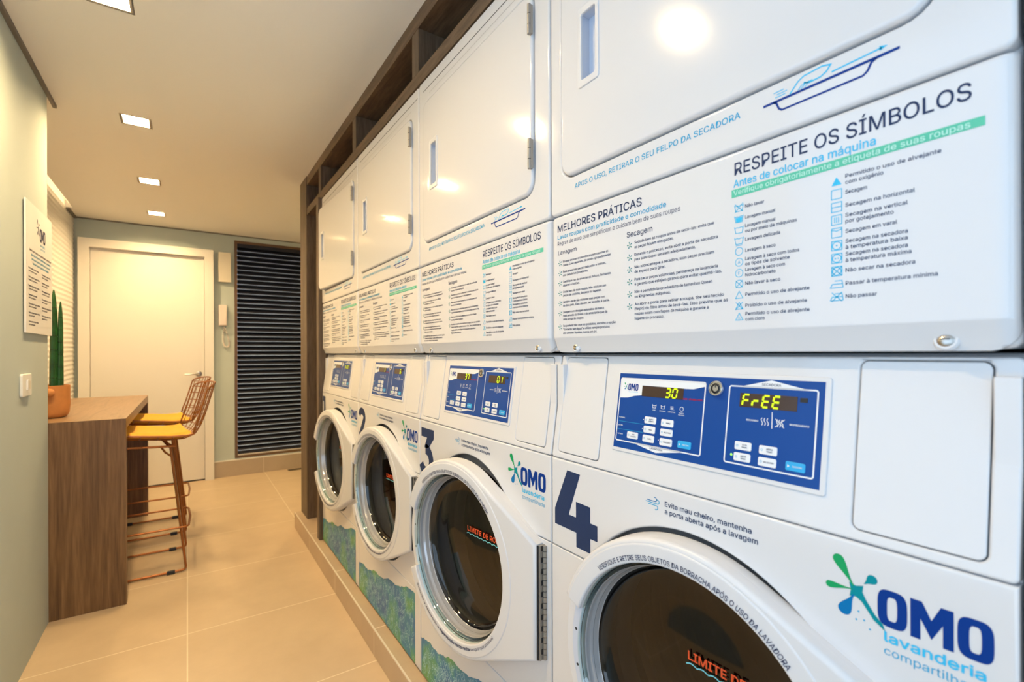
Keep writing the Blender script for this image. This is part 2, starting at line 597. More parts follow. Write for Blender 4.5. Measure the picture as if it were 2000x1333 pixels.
a.plate([[(-1.75, 0), (1.0, 0), (1.0, CEIL), (-1.75, CEIL)], [(-1.235, 0.3), (-1.235, 2.2), (0.405, 2.2), (0.405, 0.3)]], -0.10, 0, 0.0008, SAGE, 1)
struct('wall_back', a, 'wall behind the photographer with an added tall window', 'wall')

# trims
a = Acc(); a.box((XL, -2.3, CEIL - 0.016), (XL + 0.013, 2.975, CEIL), TRIMD, 0.001)
struct('trim_1', a, 'dark shadow gap strip between the left wall and the ceiling', 'trim')
a = Acc(); a.box((XR + 0.002, 4.99, CEIL - 0.014), (XR + 0.022, YF, CEIL), TRIMD, 0.001); a.box((XR + 0.022, YF - 0.010, CEIL - 0.010), (1.65, YF, CEIL), TRIMD, 0.001)
struct('trim_2', a, 'dark shadow gap strip along the far ceiling corner', 'trim')
a = Acc(); a.box((DX1 + 0.002, YF - 0.012, 0), (1.65, YF, 0.146), BTILE, 0.001)
a.box((DX1 + 0.002, YF - 0.014, 0.146), (1.65, YF, 0.155), mat('pale_grout', (0.74, 0.71, 0.65), 0.6))
struct('baseboard_far', a, 'beige tile skirting under the dark blind', 'baseboard')
# plinth under the machines
XP = 0.5926; ZP = 0.1036
a = Acc(); a.box((XP, -2.3, 0), (1.36, 3.485, ZP), PTILE, 0.0012, 1)
a.box((XP - 0.0008, -2.3, ZP - 0.004), (XP + 0.005, 3.485, ZP + 0.0006), mat('pale_edge_strip', (0.76, 0.68, 0.56), 0.5))
struct('trim_3', a, 'beige tiled plinth step carrying the row of machines', 'plinth')

# door
d = thing('door_1', 'white lacquered door in a wide white frame on the far wall', 'door', (0, YF, 0), kind='structure')
DF = Fr((0, 0, 0), (1, 0, 0), (0, 0, 1))
a = Acc(DF)
fw = 0.072
a.plate([[(DX0, 0), (DX0, DZ), (DX1, DZ), (DX1, 0), (DX1 - fw, 0), (DX1 - fw, DZ - fw), (DX0 + fw, DZ - fw), (DX0 + fw, 0)]], 0.0, 0.062, 0.003, DOORW)
part('door_frame', a, d)
a = Acc(DF); a.plate([[(DX0 + fw + 0.002, 0.012), (DX0 + fw + 0.002, DZ - fw - 0.002), (DX1 - fw - 0.002, DZ - fw - 0.002), (DX1 - fw - 0.002, 0.012)]], 0.004, 0.02, 0.002, DOORW)
a.box((DX0 + fw, -0.021, 0), (DX1 - fw, -0.004, 0.010), BLACK)
lf = part('door_leaf', a, d)
a = Acc(); hz = 0.985; hx = 0.087
a.lathe([(0.0001, 0.030), (0.020, 0.030), (0.025, 0.027), (0.025, 0.020)], Fr((hx, 0, hz), (1, 0, 0), (0, 0, 1)), STEEL, 24)
a.tube([(hx, -0.028, hz), (hx, -0.062, hz), (hx - 0.010, -0.070, hz), (hx - 0.11, -0.072, hz - 0.004)], [0.008, 0.008, 0.008, 0.006], STEEL, 10)
part('door_handle', a, lf, label='brushed steel lever handle')

# window and blind
w = thing('window_1', 'tall window with a narrow bronze frame on the far wall', 'window', (0, YF, 0), kind='structure')
a = Acc(DF)
a.plate([[(WX0, WZ0), (WX0, WZ1), (WX1, WZ1), (WX1, WZ0)], [(WX0 + 0.024, WZ0 + 0.024), (WX0 + 0.024, WZ1 - 0.024), (WX1 - 0.024, WZ1 - 0.024), (WX1 - 0.024, WZ0 + 0.024)]], -0.10, 0.004, 0.001, WFRAME)
part('window_frame', a, w)
a = Acc(DF); a.flat([[(WX0 + 0.02, WZ0 + 0.02), (WX0 + 0.02, WZ1 - 0.02), (WX1 - 0.02, WZ1 - 0.02), (WX1 - 0.02, WZ0 + 0.02)]], -0.09, PANE)
part('window_pane', a, w)
a = Acc(DF); a.box((WX0 + 0.024, 0.0, WZ0 + 0.024), (WX1 - 0.024, 0.085, WZ0 + 0.034), mat('pale_stone_sill', (0.62, 0.60, 0.55), 0.5))
part('window_sill', a, w)
bl = thing('pleated_blind', 'dark navy horizontal blind with pale slat edges filling the far window', 'blind', ((WX0 + WX1) / 2, YF + 0.01, 0))
hw = (WX1 - WX0) / 2 - 0.026
a = Acc(); b2 = []
ztop, zbot, ns = 2.195, 0.225, 43
pz = (ztop - zbot) / ns
for k in range(ns):
    z = zbot + pz * (k + 0.5)
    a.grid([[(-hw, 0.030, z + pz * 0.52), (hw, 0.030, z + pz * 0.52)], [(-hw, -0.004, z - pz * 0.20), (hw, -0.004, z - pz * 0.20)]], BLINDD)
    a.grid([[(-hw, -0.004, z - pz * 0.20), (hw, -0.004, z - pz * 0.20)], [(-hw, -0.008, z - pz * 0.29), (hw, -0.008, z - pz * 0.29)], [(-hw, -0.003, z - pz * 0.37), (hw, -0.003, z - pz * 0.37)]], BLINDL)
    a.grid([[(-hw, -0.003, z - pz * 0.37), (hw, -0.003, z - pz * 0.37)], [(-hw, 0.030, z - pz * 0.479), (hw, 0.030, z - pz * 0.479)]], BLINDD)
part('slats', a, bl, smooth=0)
a = Acc(); a.box((-hw, -0.004, 2.195), (hw, 0.045, 2.231), BLINDD, 0.002); part('head_rail', a, bl)
a = Acc(); a.box((-hw, -0.002, 0.200), (hw, 0.030, 0.226), BLINDD, 0.002); part('bottom_rail', a, bl)

# intercom on the far wall
p = thing('intercom_handset', 'white intercom handset with a curled cord on the far wall', 'intercom', (0.279, YF, 1.433))
a = Acc(); a.box((-0.034, -0.020, 0.0), (0.034, 0.0, 0.196), PHONEW, 0.005); part('cradle', a, p)
a = Acc(); a.box((-0.030, -0.052, 0.004), (0.030, -0.034, 0.194), PHONEW, 0.007)
a.box((-0.030, -0.040, 0.150), (0.030, -0.0195, 0.192), PHONEW, 0.006); a.box((-0.030, -0.040, 0.006), (0.030, -0.0195, 0.045), PHONEW, 0.006)
part('handset', a, p)
a = Acc(); pts = []
for k in range(260):
    t = k / 259; u = t * 2 - 1
    x = 0.012 + 0.020 * sin(pi * t) * (1 if t < 0.5 else 1) - 0.030 * sin(2 * pi * t) * 0.8
    z = -0.205 * sin(pi * t) ** 0.8 if 0 < t < 1 else 0
    an = t * 2 * pi * 34
    pts.append((x + 0.006 * cos(an), -0.016 + 0.006 * sin(an), z + 0.004))
a.tube(pts, 0.0022, PHONEW, 5)
part('cord', a, p)
p = thing('wall_cover_box', 'blank ivory cover box on the far wall above the intercom', 'cover box', (0.2955, YF, 1.845))
a = Acc(); a.box((-0.0515, -0.035, 0.0), (0.0515, 0.0, 0.281), IVORY, 0.006); part('cover', a, p)
for sx, sz in ((0, 0.03), (0, 0.25)):
    a = Acc(DF)
    a.lathe([(0.0001, 0.0375), (0.004, 0.0370), (0.005, 0.035)], Fr((sx, 0, sz), (1, 0, 0), (0, 0, 1)), IVORY, 12)
    part('screw', a, p)

# floor drain
p = thing('floor_grille', 'small dark linear drain grille in the floor under the far window', 'drain', (0.93, 5.225, 0.0))
a = Acc(); a.box((-0.10, -0.035, 0.0), (0.10, 0.035, 0.003), mat('drain_brown', (0.10, 0.07, 0.04), 0.5), 0.001)
for k in range(9):
    x = -0.085 + 0.02 * k
    a.box((x, -0.026, 0.003), (x + 0.010, 0.026, 0.0036), BLACK)
part('grate', a, p)

# unseen windows added around the photographer to bring in cool daylight
for nm, lab, loc, ax, sx in (('added_window_2', 'unseen side window added to the left wall for cool daylight', (XL, -0.25, 0.5), 'y', 1.15), ('added_window_3', 'unseen tall window added behind the photographer for cool daylight', (0.415, -2.3, 0.3), 'x', 0.82)):
    w = thing(nm, lab, 'window', loc, kind='structure')
    H = 1.65 if nm == 'added_window_2' else 1.9
    f = Fr((-0.05, 0, 0), (0, 1, 0), (0, 0, 1)) if ax == 'y' else Fr((0, -0.05, 0), (-1, 0, 0), (0, 0, 1))
    a = Acc(f)
    o = [(-sx, 0), (-sx, H), (sx, H), (sx, 0)]; i = 0.035
    a.plate([o, [(-sx + i, i), (-sx + i, H - i), (-0.015, H - i), (-0.015, i)], [(0.015, i), (0.015, H - i), (sx - i, H - i), (sx - i, i)]], -0.02, 0.03, 0.002, DOORW)
    part('window_frame', a, w)
    a = Acc(f); a.flat([[(-sx + .02, .02), (-sx + .02, H - .02), (sx - .02, H - .02), (sx - .02, .02)]], 0.0, PANE)
    part('window_pane', a, w)

# ------------------------------------------------------------------ ceiling lamps
lamp_labels = ['square recessed ceiling lamp just out of the top of the picture',
               'nearest square ceiling lamp in view, cut by the top edge of the photo', 'second square ceiling lamp, above the near end of the counter',
               'third square ceiling lamp, above the middle of the counter', 'farthest square ceiling lamp in the row, by the far wall',
               'unseen square ceiling lamp added to light the alcove beyond the machines']
frm = Acc(); dn = Fr((0, 0, 0), (1, 0, 0), (0, -1, 0))    # normal points down
sq = lambda h: [(-h, -h), (h, -h), (h, h), (-h, h)]
frm.plate([sq(0.063), sq(0.050)[::-1]], 0.0, 0.004, 0.001, LAMPW)
frm = frm.mesh('frame')
rf = Acc()
for k in range(4):
    f = Fr((0, 0, 0.0), (cos(k * pi / 2), sin(k * pi / 2), 0), (0, 0, 1))
    rf.add(([(-0.0555, 0.0, 0.0555), (0.0555, 0.0, 0.0555), (0.040, 0.026, 0.040), (-0.040, 0.026, 0.040)], [(0, 1, 2, 3)]), LAMPR,
           lambda v, k=k: (v[0] * cos(k * pi / 2) - v[2] * sin(k * pi / 2), v[0] * sin(k * pi / 2) + v[2] * cos(k * pi / 2), v[1]))
rf = rf.mesh('reflector', 0)
df = Acc(); df.box((-0.041, -0.041, 0.024), (0.041, 0.041, 0.030), LAMPE); df = df.mesh('diffuser', 0)
for (x, y), lab in zip(LAMPS, lamp_labels):
    t = thing('ceiling_downlight', lab, 'ceiling lamp', (x, y, CEIL), 'square ceiling downlights')
    link('frame', frm, t); link('reflector', rf, t); link('diffuser', df, t)

t = thing('led_strip', 'warm light strip hidden in the ceiling slot above the ribbed recess wall', 'light strip', (SLX - 0.012, (SL0 + SL1) / 2, CEIL + 0.018))
a = Acc(); hl = (SL1 - SL0) / 2 - 0.03
a.box((0.002, -hl, 0.0), (0.011, hl, 0.012), LAMPW); part('channel', a, t)
a = Acc(); a.box((-0.001, -hl, 0.001), (0.002, hl, 0.011), mat('led_strip_light', (0.9, 0.9, 0.9), 0.5, emit=LAMP_COL, estr=8.0)); part('diffuser', a, t, smooth=0)

# ------------------------------------------------------------------ wooden surround of the machines
XF = 0.6388
s = thing('machine_surround', 'dark walnut cabinet frame with open cubbies built around the machines', 'cabinet', (XF, 3.30, ZP))
s_o = Vector((XF, 3.30, ZP))


def sbox(a, x0, y0, z0, x1, y1, z1, m, bev=0.0012):
    a.box(Vector((x0, y0, z0)) - s_o, Vector((x1, y1, z1)) - s_o, m, bev, 1)


a = Acc(); sbox(a, XF - 0.004, 3.285, ZP, 1.34, 3.48, CEIL, WOODV); part('end_panel', a, s)
a = Acc(); sbox(a, XF - 0.020, 2.874, ZP, 1.30, 2.926, 2.058, WOODV); part('divider', a, s)
a = Acc(); sbox(a, XF, -1.3, 2.058, 1.30, 3.285, 2.103, WOODF); part('shelf', a, s)
a = Acc(); sbox(a, XF, -1.3, 2.250, 1.30, 3.285, CEIL, WOODF); part('fascia', a, s)
a = Acc(); sbox(a, 1.30, -1.3, 2.05, 1.32, 3.285, CEIL, WOODF); sbox(a, 1.30, 2.926, ZP, 1.32, 3.285, 2.05, WOODV); part('back_panel', a, s)
for y in (2.897, 2.205, 1.492, 0.80, 0.11, -0.58):
    a = Acc(); sbox(a, XF + 0.0005, y, 2.103, 1.30, y + 0.055, 2.250, WOODV); part('partition', a, s)

# ------------------------------------------------------------------ counter
KX, K0, K1, KH, KT = -0.238, YE + 0.001, 4.395, 0.868, 0.048
s = thing('bar_counter', 'brown wood waterfall bar counter standing against the recess wall', 'counter', (-0.5, 3.6, 0))
kx0, kx1 = XR + 0.009 + 0.5, KX + 0.5
HEX = [(0, 1, 2, 3), (7, 6, 5, 4), (0, 4, 5, 1), (1, 5, 6, 2), (2, 6, 7, 3), (3, 7, 4, 0)]
a = Acc(); yz = [(K0 - 3.6, KH), (K1 - 3.6, KH), (K1 - KT - 3.6, KH - KT), (K0 + KT - 3.6, KH - KT)]
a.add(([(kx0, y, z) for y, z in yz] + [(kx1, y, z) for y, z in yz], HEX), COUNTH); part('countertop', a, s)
for y0, y1 in ((K0, K0 + KT), (K1, K1 - KT)):
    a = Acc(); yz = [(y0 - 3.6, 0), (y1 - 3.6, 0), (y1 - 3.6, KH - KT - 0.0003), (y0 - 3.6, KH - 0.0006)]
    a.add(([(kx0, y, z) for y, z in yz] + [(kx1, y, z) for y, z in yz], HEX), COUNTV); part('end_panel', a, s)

# ------------------------------------------------------------------ potted cactus
s = thing('potted_cactus', 'tall green column cactus in a terracotta pot with a round knob handle', 'plant', (-0.555, 3.125, KH))
a = Acc(); Z0 = Fr((0, 0, 0), (1, 0, 0), (0, 1, 0))
a.lathe([(0.0001, 0.0), (0.062, 0.0), (0.074, 0.006), (0.082, 0.022), (0.085, 0.06), (0.085, 0.150), (0.084, 0.153), (0.080, 0.153), (0.079, 0.148), (0.078, 0.125), (0.0001, 0.124)], Z0, TERRA, 40)
pot = part('pot', a, s)
a = Acc(); kf = Fr((0.028, -0.078, 0.122), (1, 0, 0.0), (0, 0, 1))
a.lathe([(0.010, -0.008), (0.012, 0.004), (0.017, 0.010), (0.020, 0.020), (0.018, 0.031), (0.010, 0.037), (0.0001, 0.039)], kf, TERRA, 20)
part('knob', a, pot)
a = Acc(); a.lathe([(0.0001, 0.136), (0.05, 0.134), (0.0785, 0.131)], Z0, SOIL, 24); part('soil', a, s)


def cactus(x, y, h, r, lean):
    a = Acc(); prof = []
    n = 46
    V = []; F = []; m = 30
    for i in range(n + 1):
        t = i / n
        rr = r * (1.0 - 0.30 * t) * (1 if t < 0.72 else sqrt(max(0.0, 1 - ((t - 0.72) / 0.285) ** 2)) * 0.86 + 0.14 * (1 - t) / 0.28)
        seg = abs(((t * 7.3) % 1.0) - 0.5)
        rr *= 1.0 - (0.10 if seg > 0.46 else 0.0)
        for j in range(m):
            an = 2 * pi * j / m
            rad = rr * (1 + 0.13 * cos(6 * an))
            V.append((x + lean * t + rad * cos(an), y + rad * sin(an), 0.12 + h * t))
    for i in range(n):
        for j in range(m):
            F.append((i * m + j, i * m + (j + 1) % m, (i + 1) * m + (j + 1) % m, (i + 1) * m + j))
    F.append(tuple(n * m + j for j in range(m)))
    a.add((V, F), CACT)
    for k in range(1, 7):
        t = (k + 0.02) / 7.3; rr = r * (1 - 0.30 * t) * 0.985
        if t > 0.72: rr *= 0.9
        a.tube([(x + lean * t + rr * cos(2 * pi * j / 20), y + rr * sin(2 * pi * j / 20), 0.12 + h * t) for j in range(20)], 0.0018, CACTD, 5, closed=True)
    return a


part('cactus_stem', cactus(0.0265, 0.0, 0.489, 0.0150, 0.001), s)
part('cactus_stem', cactus(0.0485, 0.006, 0.435, 0.0112, 0.002), s)

# ------------------------------------------------------------------ left wall: poster and switch
s = thing('wall_poster', 'white instruction poster mounted on the left wall above the light switch', 'poster', (XL, 2.70, 1.50))
PF = Fr((0, -0.2, -0.25), (0, 1, 0), (0, 0, 1))
a = Acc(PF); a.plate([[(-0.018, 0), (0.392, 0), (0.392, 0.502), (-0.018, 0.502)]], 0.003, 0.009, 0.0006, PAPER); part('board', a, s)


def splash(a, cx, cy, k, w, fr=None, mono=None):
    """logo splash: drops around a small centre, cx, cy in metres, k metres per unit"""
    def drop(x0, y0, x1, y1, r, m):
        d = Vector((x1 - x0, y1 - y0)); l = d.length; d /= l; q = Vector((-d.y, d.x))
        o_ = Vector((x0, y0)); tc = l - r; L = []; R = []
        for i in range(9):
            t = i / 9; ww = r * (0.14 + 0.86 * (t * t * (3 - 2 * t)) ** 1.25)
            L.append(o_ + d * tc * t + q * ww); R.append(o_ + d * tc * t - q * ww)
        b = o_ + d * tc
        arc = [b + (d * sin(pi * i / 14) + q * cos(pi * i / 14)) * r for i in range(15)]
        pts = L + arc + R[::-1]
        a.flat([[(cx + p.x * k, cy + p.y * k) for p in pts]], w, mono or m, fr)
    drop(-0.12, 0.22, -0.95, 1.62, 0.27, GREEN)
    drop(-0.15, 0.05, -1.42, -0.12, 0.18, GREEN)
    drop(-0.12, -0.22, -0.66, -1.40, 0.30, SBLUE)
    drop(0.36, 0.52, 0.86, 1.02, 0.23, TEAL)
    a.flat([[(cx + x * k, cy + y * k) for x, y in ((-0.32, 0.38), (-0.02, 0.28), (0.32, 0.40), (0.28, 0.05), (0.42, -0.25), (0.80, -0.85), (1.15, -1.20), (1.25, -1.5), (0.75, -1.15), (0.25, -0.45), (-0.02, -0.28), (-0.30, -0.35), (-0.25, 0.0))]], w - 0.00002, mono or TEAL, fr)
    for x, y in ((0.1, -1.0), (0.35, -1.35), (0.0, -1.45), (0.6, -1.7)):
        a.flat([circ(cx + x * k, cy + y * k, 0.05 * k, 8)], w, mono or CYAN, fr)


def omo(a, x0, x1, y0, h, w, m, fr=None):
    W = x1 - x0; lw = W * 0.285
    for ox in (x0, x1 - lw):
        n = 40; lp = []; ip = []
        for k in range(n):
            an = 2 * pi * k / n; c, s_ = cos(an), sin(an); e = 0.55
            fx = abs(c) ** e * (1 if c > 0 else -1); fy = abs(s_) ** e * (1 if s_ > 0 else -1)
            lp.append((ox + lw / 2 + fx * lw / 2, y0 + h / 2 + fy * h / 2)); ip.append((ox + lw / 2 + fx * lw * 0.17, y0 + h / 2 + fy * h * 0.32))
        a.flat([lp, ip[::-1]], w, m, fr)
    mx = x0 + lw * 1.10; mw = W - 2.20 * lw
    P = [(0, 0), (0, 1), (0.28, 1), (0.5, 0.58), (0.72, 1), (1, 1), (1, 0), (0.76, 0), (0.76, 0.55), (0.5, 0.10), (0.24, 0.55), (0.24, 0)]
    a.flat([[(mx + px * mw, y0 + py * h) for px, py in P]], w, m, fr)


a = Acc(PF); WP = 0.0094
splash(a, 0.162, 0.425, 0.020, WP, mono=INK)
omo(a, 0.185, 0.275, 0.375, 0.055, WP, INK)
a.text('lavanderia', 0.19, 0.358, 0.011, WP, CYAN, 0.08); a.text('compartilhada', 0.19, 0.344, 0.009, WP, CYAN, 0.08)
for k, (x0, x1) in enumerate(((0.03, 0.375), (0.05, 0.365), (0.06, 0.355), (0.075, 0.33))):
    a.text('lavar suas roupas com praticidade e comodidade', x0, 0.315 - 0.016 * k, 0.0085, WP, INK if k == 0 else CYAN, x1 - x0, 0.004)
rr = random.Random(5)
for col, x0, z0, n in ((0, 0.015, 0.245, 7), (1, 0.215, 0.243, 6)):
    for k in range(n):
        z = z0 - 0.034 * k
        a.text('Procure separar roupas e toalhas', x0, z, 0.007, WP, INK, rr.uniform(0.12, 0.17), 0.006)
        a.text('antes da lavagem', x0, z - 0.011, 0.006, WP, INK, rr.uniform(0.08, 0.13), 0.002)
part('printed_text', a, s)
s = thing('light_switch', 'square white light switch on the left wall below the poster', 'switch', (XL, 2.495, 1.054))
SF = Fr((0, 0, 0), (0, 1, 0), (0, 0, 1))
a = Acc(SF); a.plate([rrect(-0.062, -0.042, 0.062, 0.042, 0.008)], 0.0, 0.009, 0.003, SWITCHW); part('cover_plate', a, s)
a = Acc(SF); a.plate([rrect(-0.012, -0.020, 0.010, 0.020, 0.003)], 0.006, 0.013, 0.002, SWITCHW); part('rocker', a, s)
a = Acc(SF); a.plate([rrect(0.016, -0.016, 0.036, 0.016, 0.004)], 0.006, 0.0105, 0.001, IVORY); part('socket', a, s)


# ------------------------------------------------------------------ bar stools
def stool_meshes():
    W = 0.228

    def surf(u, v):
        """u 0..1 from seat front to back top, v -1..1 across"""
        prof = [(-0.430, 0.752), (-0.405, 0.738), (-0.31, 0.722), (-0.20, 0.708), (-0.10, 0.696), (-0.03, 0.697), (0.025, 0.720), (0.058, 0.765), (0.080, 0.825), (0.100, 0.895), (0.117, 0.955), (0.130, 1.005)]
        f = u * (len(prof) - 1); i = min(int(f), len(prof) - 2); t = f - i
        x = prof[i][0] * (1 - t) + prof[i + 1][0] * t; z = prof[i][1] * (1 - t) + prof[i + 1][1] * t
        back = max(0.0, min(1.0, (u - 0.42) / 0.25)); back = back * back * (3 - 2 * back)
        topn = max(0.0, (u - 0.62) / 0.38)
        half = W * (1 - 0.05 * topn - 0.05 * (1 - u))
        av = abs(v)
        x -= back * 0.060 * av ** 2.2
        z += (1 - back) * 0.040 * av ** 2.6
        y = half * v
        if u > 0.97:
            z -= 0.022 * av ** 3
        return (x, y, z)
    sh = Acc()
    for k in range(11):
        v = -0.91 + 1.82 * k / 10
        sh.tube([surf(i / 40, v) for i in range(41)], 0.0022, COPPER, 5)
    for k in range(1, 16):
        u = k / 16.0
        sh.tube([surf(u, -1 + 2 * j / 24) for j in range(25)], 0.0022, COPPER, 5)
    rim = Acc()
    loop = [surf(i / 40, -1) for i in range(41)] + [surf(1, -1 + 2 * j / 20) for j in range(1, 20)] + [surf(1 - i / 40, 1) for i in range(41)] + [surf(0, 1 - 2 * j / 20) for j in range(1, 20)]
    rim.tube(loop, 0.0042, COPPER, 7, closed=True)
    cu = Acc()
    nu, nv = 26, 20; top = []; bot = []
    for i in range(nu + 1):
        u = 0.03 + 0.49 * i / nu; rt = []; rb = []
        for j in range(nv + 1):
            v = -0.90 + 1.80 * j / nv
            x, y, z = surf(u, v)
            edge = min(1.0, min(i, nu - i) / 3.0, min(j, nv - j) / 3.0); e = sqrt(max(0, 1 - (1 - edge) ** 2))
            rt.append((x, y, z + 0.006 + 0.030 * e)); rb.append((x, y, z + 0.005))
        top.append(rt); bot.append(rb)
    cu.grid(top, YELLOW); cu.grid([r[::-1] for r in bot], YELLOW)
    side = [top[0], bot[0]]
    for A_, B_ in ((top[0], bot[0]), (top[-1], bot[-1]), ([r[0] for r in top], [r[0] for r in bot]), ([r[-1] for r in top], [r[-1] for r in bot])):
        cu.grid([A_, B_], YELLOW)
    cu.tube([(p[0], p[1], p[2] - 0.012) for p in [top[2][j] for j in range(2, nv - 1)]], 0.003, YELLOW, 5)
    def sideframe(sy):
        f = Acc(); y = sy * 0.185; yt = sy * 0.165
        def rnd(pts, r=0.02):
            out = [Vector(pts[0])]
            for i in range(1, len(pts) - 1):
                p = Vector(pts[i]); a_ = (Vector(pts[i - 1]) - p).normalized(); b_ = (Vector(pts[i + 1]) - p).normalized()
                for t in (0, 0.25, 0.5, 0.75, 1):
                    out.append(p + a_ * r * (1 - t) ** 2 + b_ * r * t ** 2)
            return out + [Vector(pts[-1])]
        f.tube(rnd([(-0.075, yt, 0.672), (-0.008, y, 0.010), (-0.395, y, 0.010), (-0.335, yt, 0.690)]), 0.0062, COPPER, 8)
        # strut that ties the leg to the seat pan
        f.tube([(-0.120, yt, 0.682), (-0.098, yt * 1.0, 0.645), (-0.071, yt * 1.01, 0.622)], 0.0052, COPPER, 7)
        return f
    fr = Acc()
    yy = 0.192; z = 0.242
    fr.tube([(-0.385, -yy, z), (-0.02, -yy, z), (-0.004, -yy + 0.006, z), (0.004, -yy + 0.022, z), (0.012, 0, z), (0.004, yy - 0.022, z), (-0.004, yy - 0.006, z), (-0.02, yy, z), (-0.385, yy, z)], 0.0055, COPPER, 8)
    bar = Acc()
    for x, zz in ((-0.105, 0.677), (-0.30, 0.690)):
        bar.tube([(x, -0.175, zz), (x, 0.175, zz)], 0.006, COPPER, 8)
    for sy in (-1, 1):
        bar.tube([(-0.075, sy * 0.165, 0.676), (-0.36, sy * 0.165, 0.694)], 0.006, COPPER, 8)
    pad = Acc(); pad.box((-0.018, -0.0085, 0.0), (0.018, 0.0085, 0.018), BLACK, 0.003)
    return dict(wire_shell=sh.mesh('wire_shell'), seat_rim=rim.mesh('seat_rim'), cushion=cu.mesh('cushion', 50), sl=sideframe(-1).mesh('side_frame'), sr=sideframe(1).mesh('side_frame'), footrest=fr.mesh('footrest'), seat_support=bar.mesh('seat_support'), pad=pad.mesh('foot_pad'))


SM = stool_meshes()
for y, lab in ((3.305, 'copper wire bar stool with mustard seat pad, nearest along the counter'), (3.975, 'copper wire bar stool with mustard seat pad, half hidden behind the nearer stool')):
    s = thing('bar_stool', lab, 'bar stool', (0.0, y, 0), 'wire bar stools at the counter')
    for n in ('wire_shell', 'seat_rim', 'footrest', 'seat_support'):
        link(n, SM[n], s, rz=0.0 if n == 'footrest' else radians(8))
    c = link('cushion', SM['cushion'], s, rz=radians(8)); c['label'] = 'mustard yellow seat pad'
    l1 = link('side_frame', SM['sl'], s); l2 = link('side_frame', SM['sr'], s)
    for l, sy in ((l1, -1), (l2, 1)):
        for x in (-0.075, -0.33):
            link('foot_pad', SM['pad'], l, (x, sy * 0.185, 0))

# ------------------------------------------------------------------ machines
X0, Y0, PITCH = 0.6357, 2.8623, 0.69
ZB, ZT = 0.1136, 1.163            # washer bottom, top
DB, DT = 1.166, 2.049             # dryer bottom, top
S0, S1 = 0.0020, 0.6880
CACHE = {}


def cached(key, fn):
    if key not in CACHE:
        CACHE[key] = fn()
    return CACHE[key]


def frame(zbase, d=0.0):
    """(s, z absolute, w towards the room) -> local coordinates of a machine"""
    return Fr((d, 0, -zbase), (0, -1, 0), (0, 0, 1))


DFm = frame(DB)
WFm = frame(ZB)


def bodybox(a, f, d0, d1, s0, s1, z0, z1, zb, m, bev):
    a.box((d0, -s1, z0 - zb), (d1, -s0, z1 - zb), m, bev, 3)


# ---- dryer
DS0, DS1, DZ0, DZ1 = 0.040, 0.632, 1.5215, 1.970
HS0, HS1, HZ0, HZ1 = 0.100, 0.146, 1.688, 1.822
SEAM = 1.4515


def m_dryer_cabinet():
    a = Acc(DFm)
    bodybox(a, DFm, 0.018, 0.70, S0, S1, DB + 0.004, DT, DB, ENAMEL, 0.012)
    a.plate([rrect(S0, SEAM + 0.0010, S1, DT, 0.010), rrect(DS0 - 0.0025, DZ0 - 0.0025, DS1 + 0.0025, DZ1 + 0.0025, 0.034)[::-1]], -0.036, 0.0, 0.005, ENAMEL, 3)
    # seam under the top cover
    a.line([(S0 + 0.035, 2.013), (S1 - 0.006, 2.013)], 0.0022, 0.0003, GAP)
    a.line([(S0 + 0.08, 1.992), (S1 - 0.06, 1.992)], 0.0012, 0.0003, GASKET)
    return a.mesh('cabinet')


def m_instruction():
    a = Acc(DFm)
    prof = [(-0.022, SEAM - 0.001), (-0.008, SEAM - 0.001), (-0.003, SEAM - 0.003), (0.0, SEAM - 0.008), (0.0, 1.2005), (-0.0012, 1.1975), (-0.0060, 1.187), (-0.0105, 1.174), (-0.0125, 1.1685), (-0.022, 1.1675)]
    st = [0, 0.0015, 0.004, 0.008, 0.013, 0.02, 0.03]
    ss = [S0 + t for t in st] + [S1 - t for t in st[::-1]]
    rows = []
    for q in ss:
        e = min(q - S0, S1 - q); r = 0.013
        dn = (r - sqrt(max(0, r * r - (r - e) ** 2))) if e < r else 0
        r2 = 0.024; lift = (r2 - sqrt(max(0, r2 * r2 - (r2 - e) ** 2))) if e < r2 else 0
        row = []
        for w, z in prof:
            zz = max(z, 1.1675 + lift) if z < 1.2 else z
            row.append(DFm((q, zz, max(-0.022, w - dn))))
        rows.append(row)
    a.grid(rows, ENAMEL)
    return a.mesh('instruction_panel', 40)


def m_dryer_screw(q0):
    a = Acc(DFm)
    for q in (q0,):
        f = Fr(DFm((q, 1.1795, -0.0085)), (0, -1, 0), (0.30, 0, 1))
        a.lathe([(0.011, -0.002), (0.0095, 0.0012), (0.0075, 0.0012)], f, ENAMEL, 20)
        a.lathe([(0.0075, 0.0010), (0.0055, 0.0030), (0.003, 0.0036), (0.0001, 0.0036)], f, STEEL, 16)
        a.add(([(-0.004, -0.0006, 0.0038), (0.004, -0.0006, 0.0038), (0.004, 0.0006, 0.0038), (-0.004, 0.0006, 0.0038)], [(0, 1, 2, 3)]), BLACK, f)
    return a.mesh('screw')


def dl(z):   # door-local mapping, origin at the hinge line
    return Fr((0, DS1, -(DZ0 + DZ1) / 2), (0, -1, 0), (0, 0, 1))


def m_dryer_door():
    a = Acc(dl(0))
    a.plate([rrect(DS0, DZ0, DS1, DZ1, 0.032), rrect(HS0, HZ0, HS1, HZ1, 0.004)[::-1]], -0.024, 0.005, 0.006, ENAMEL, 3)
    return a.mesh('door')


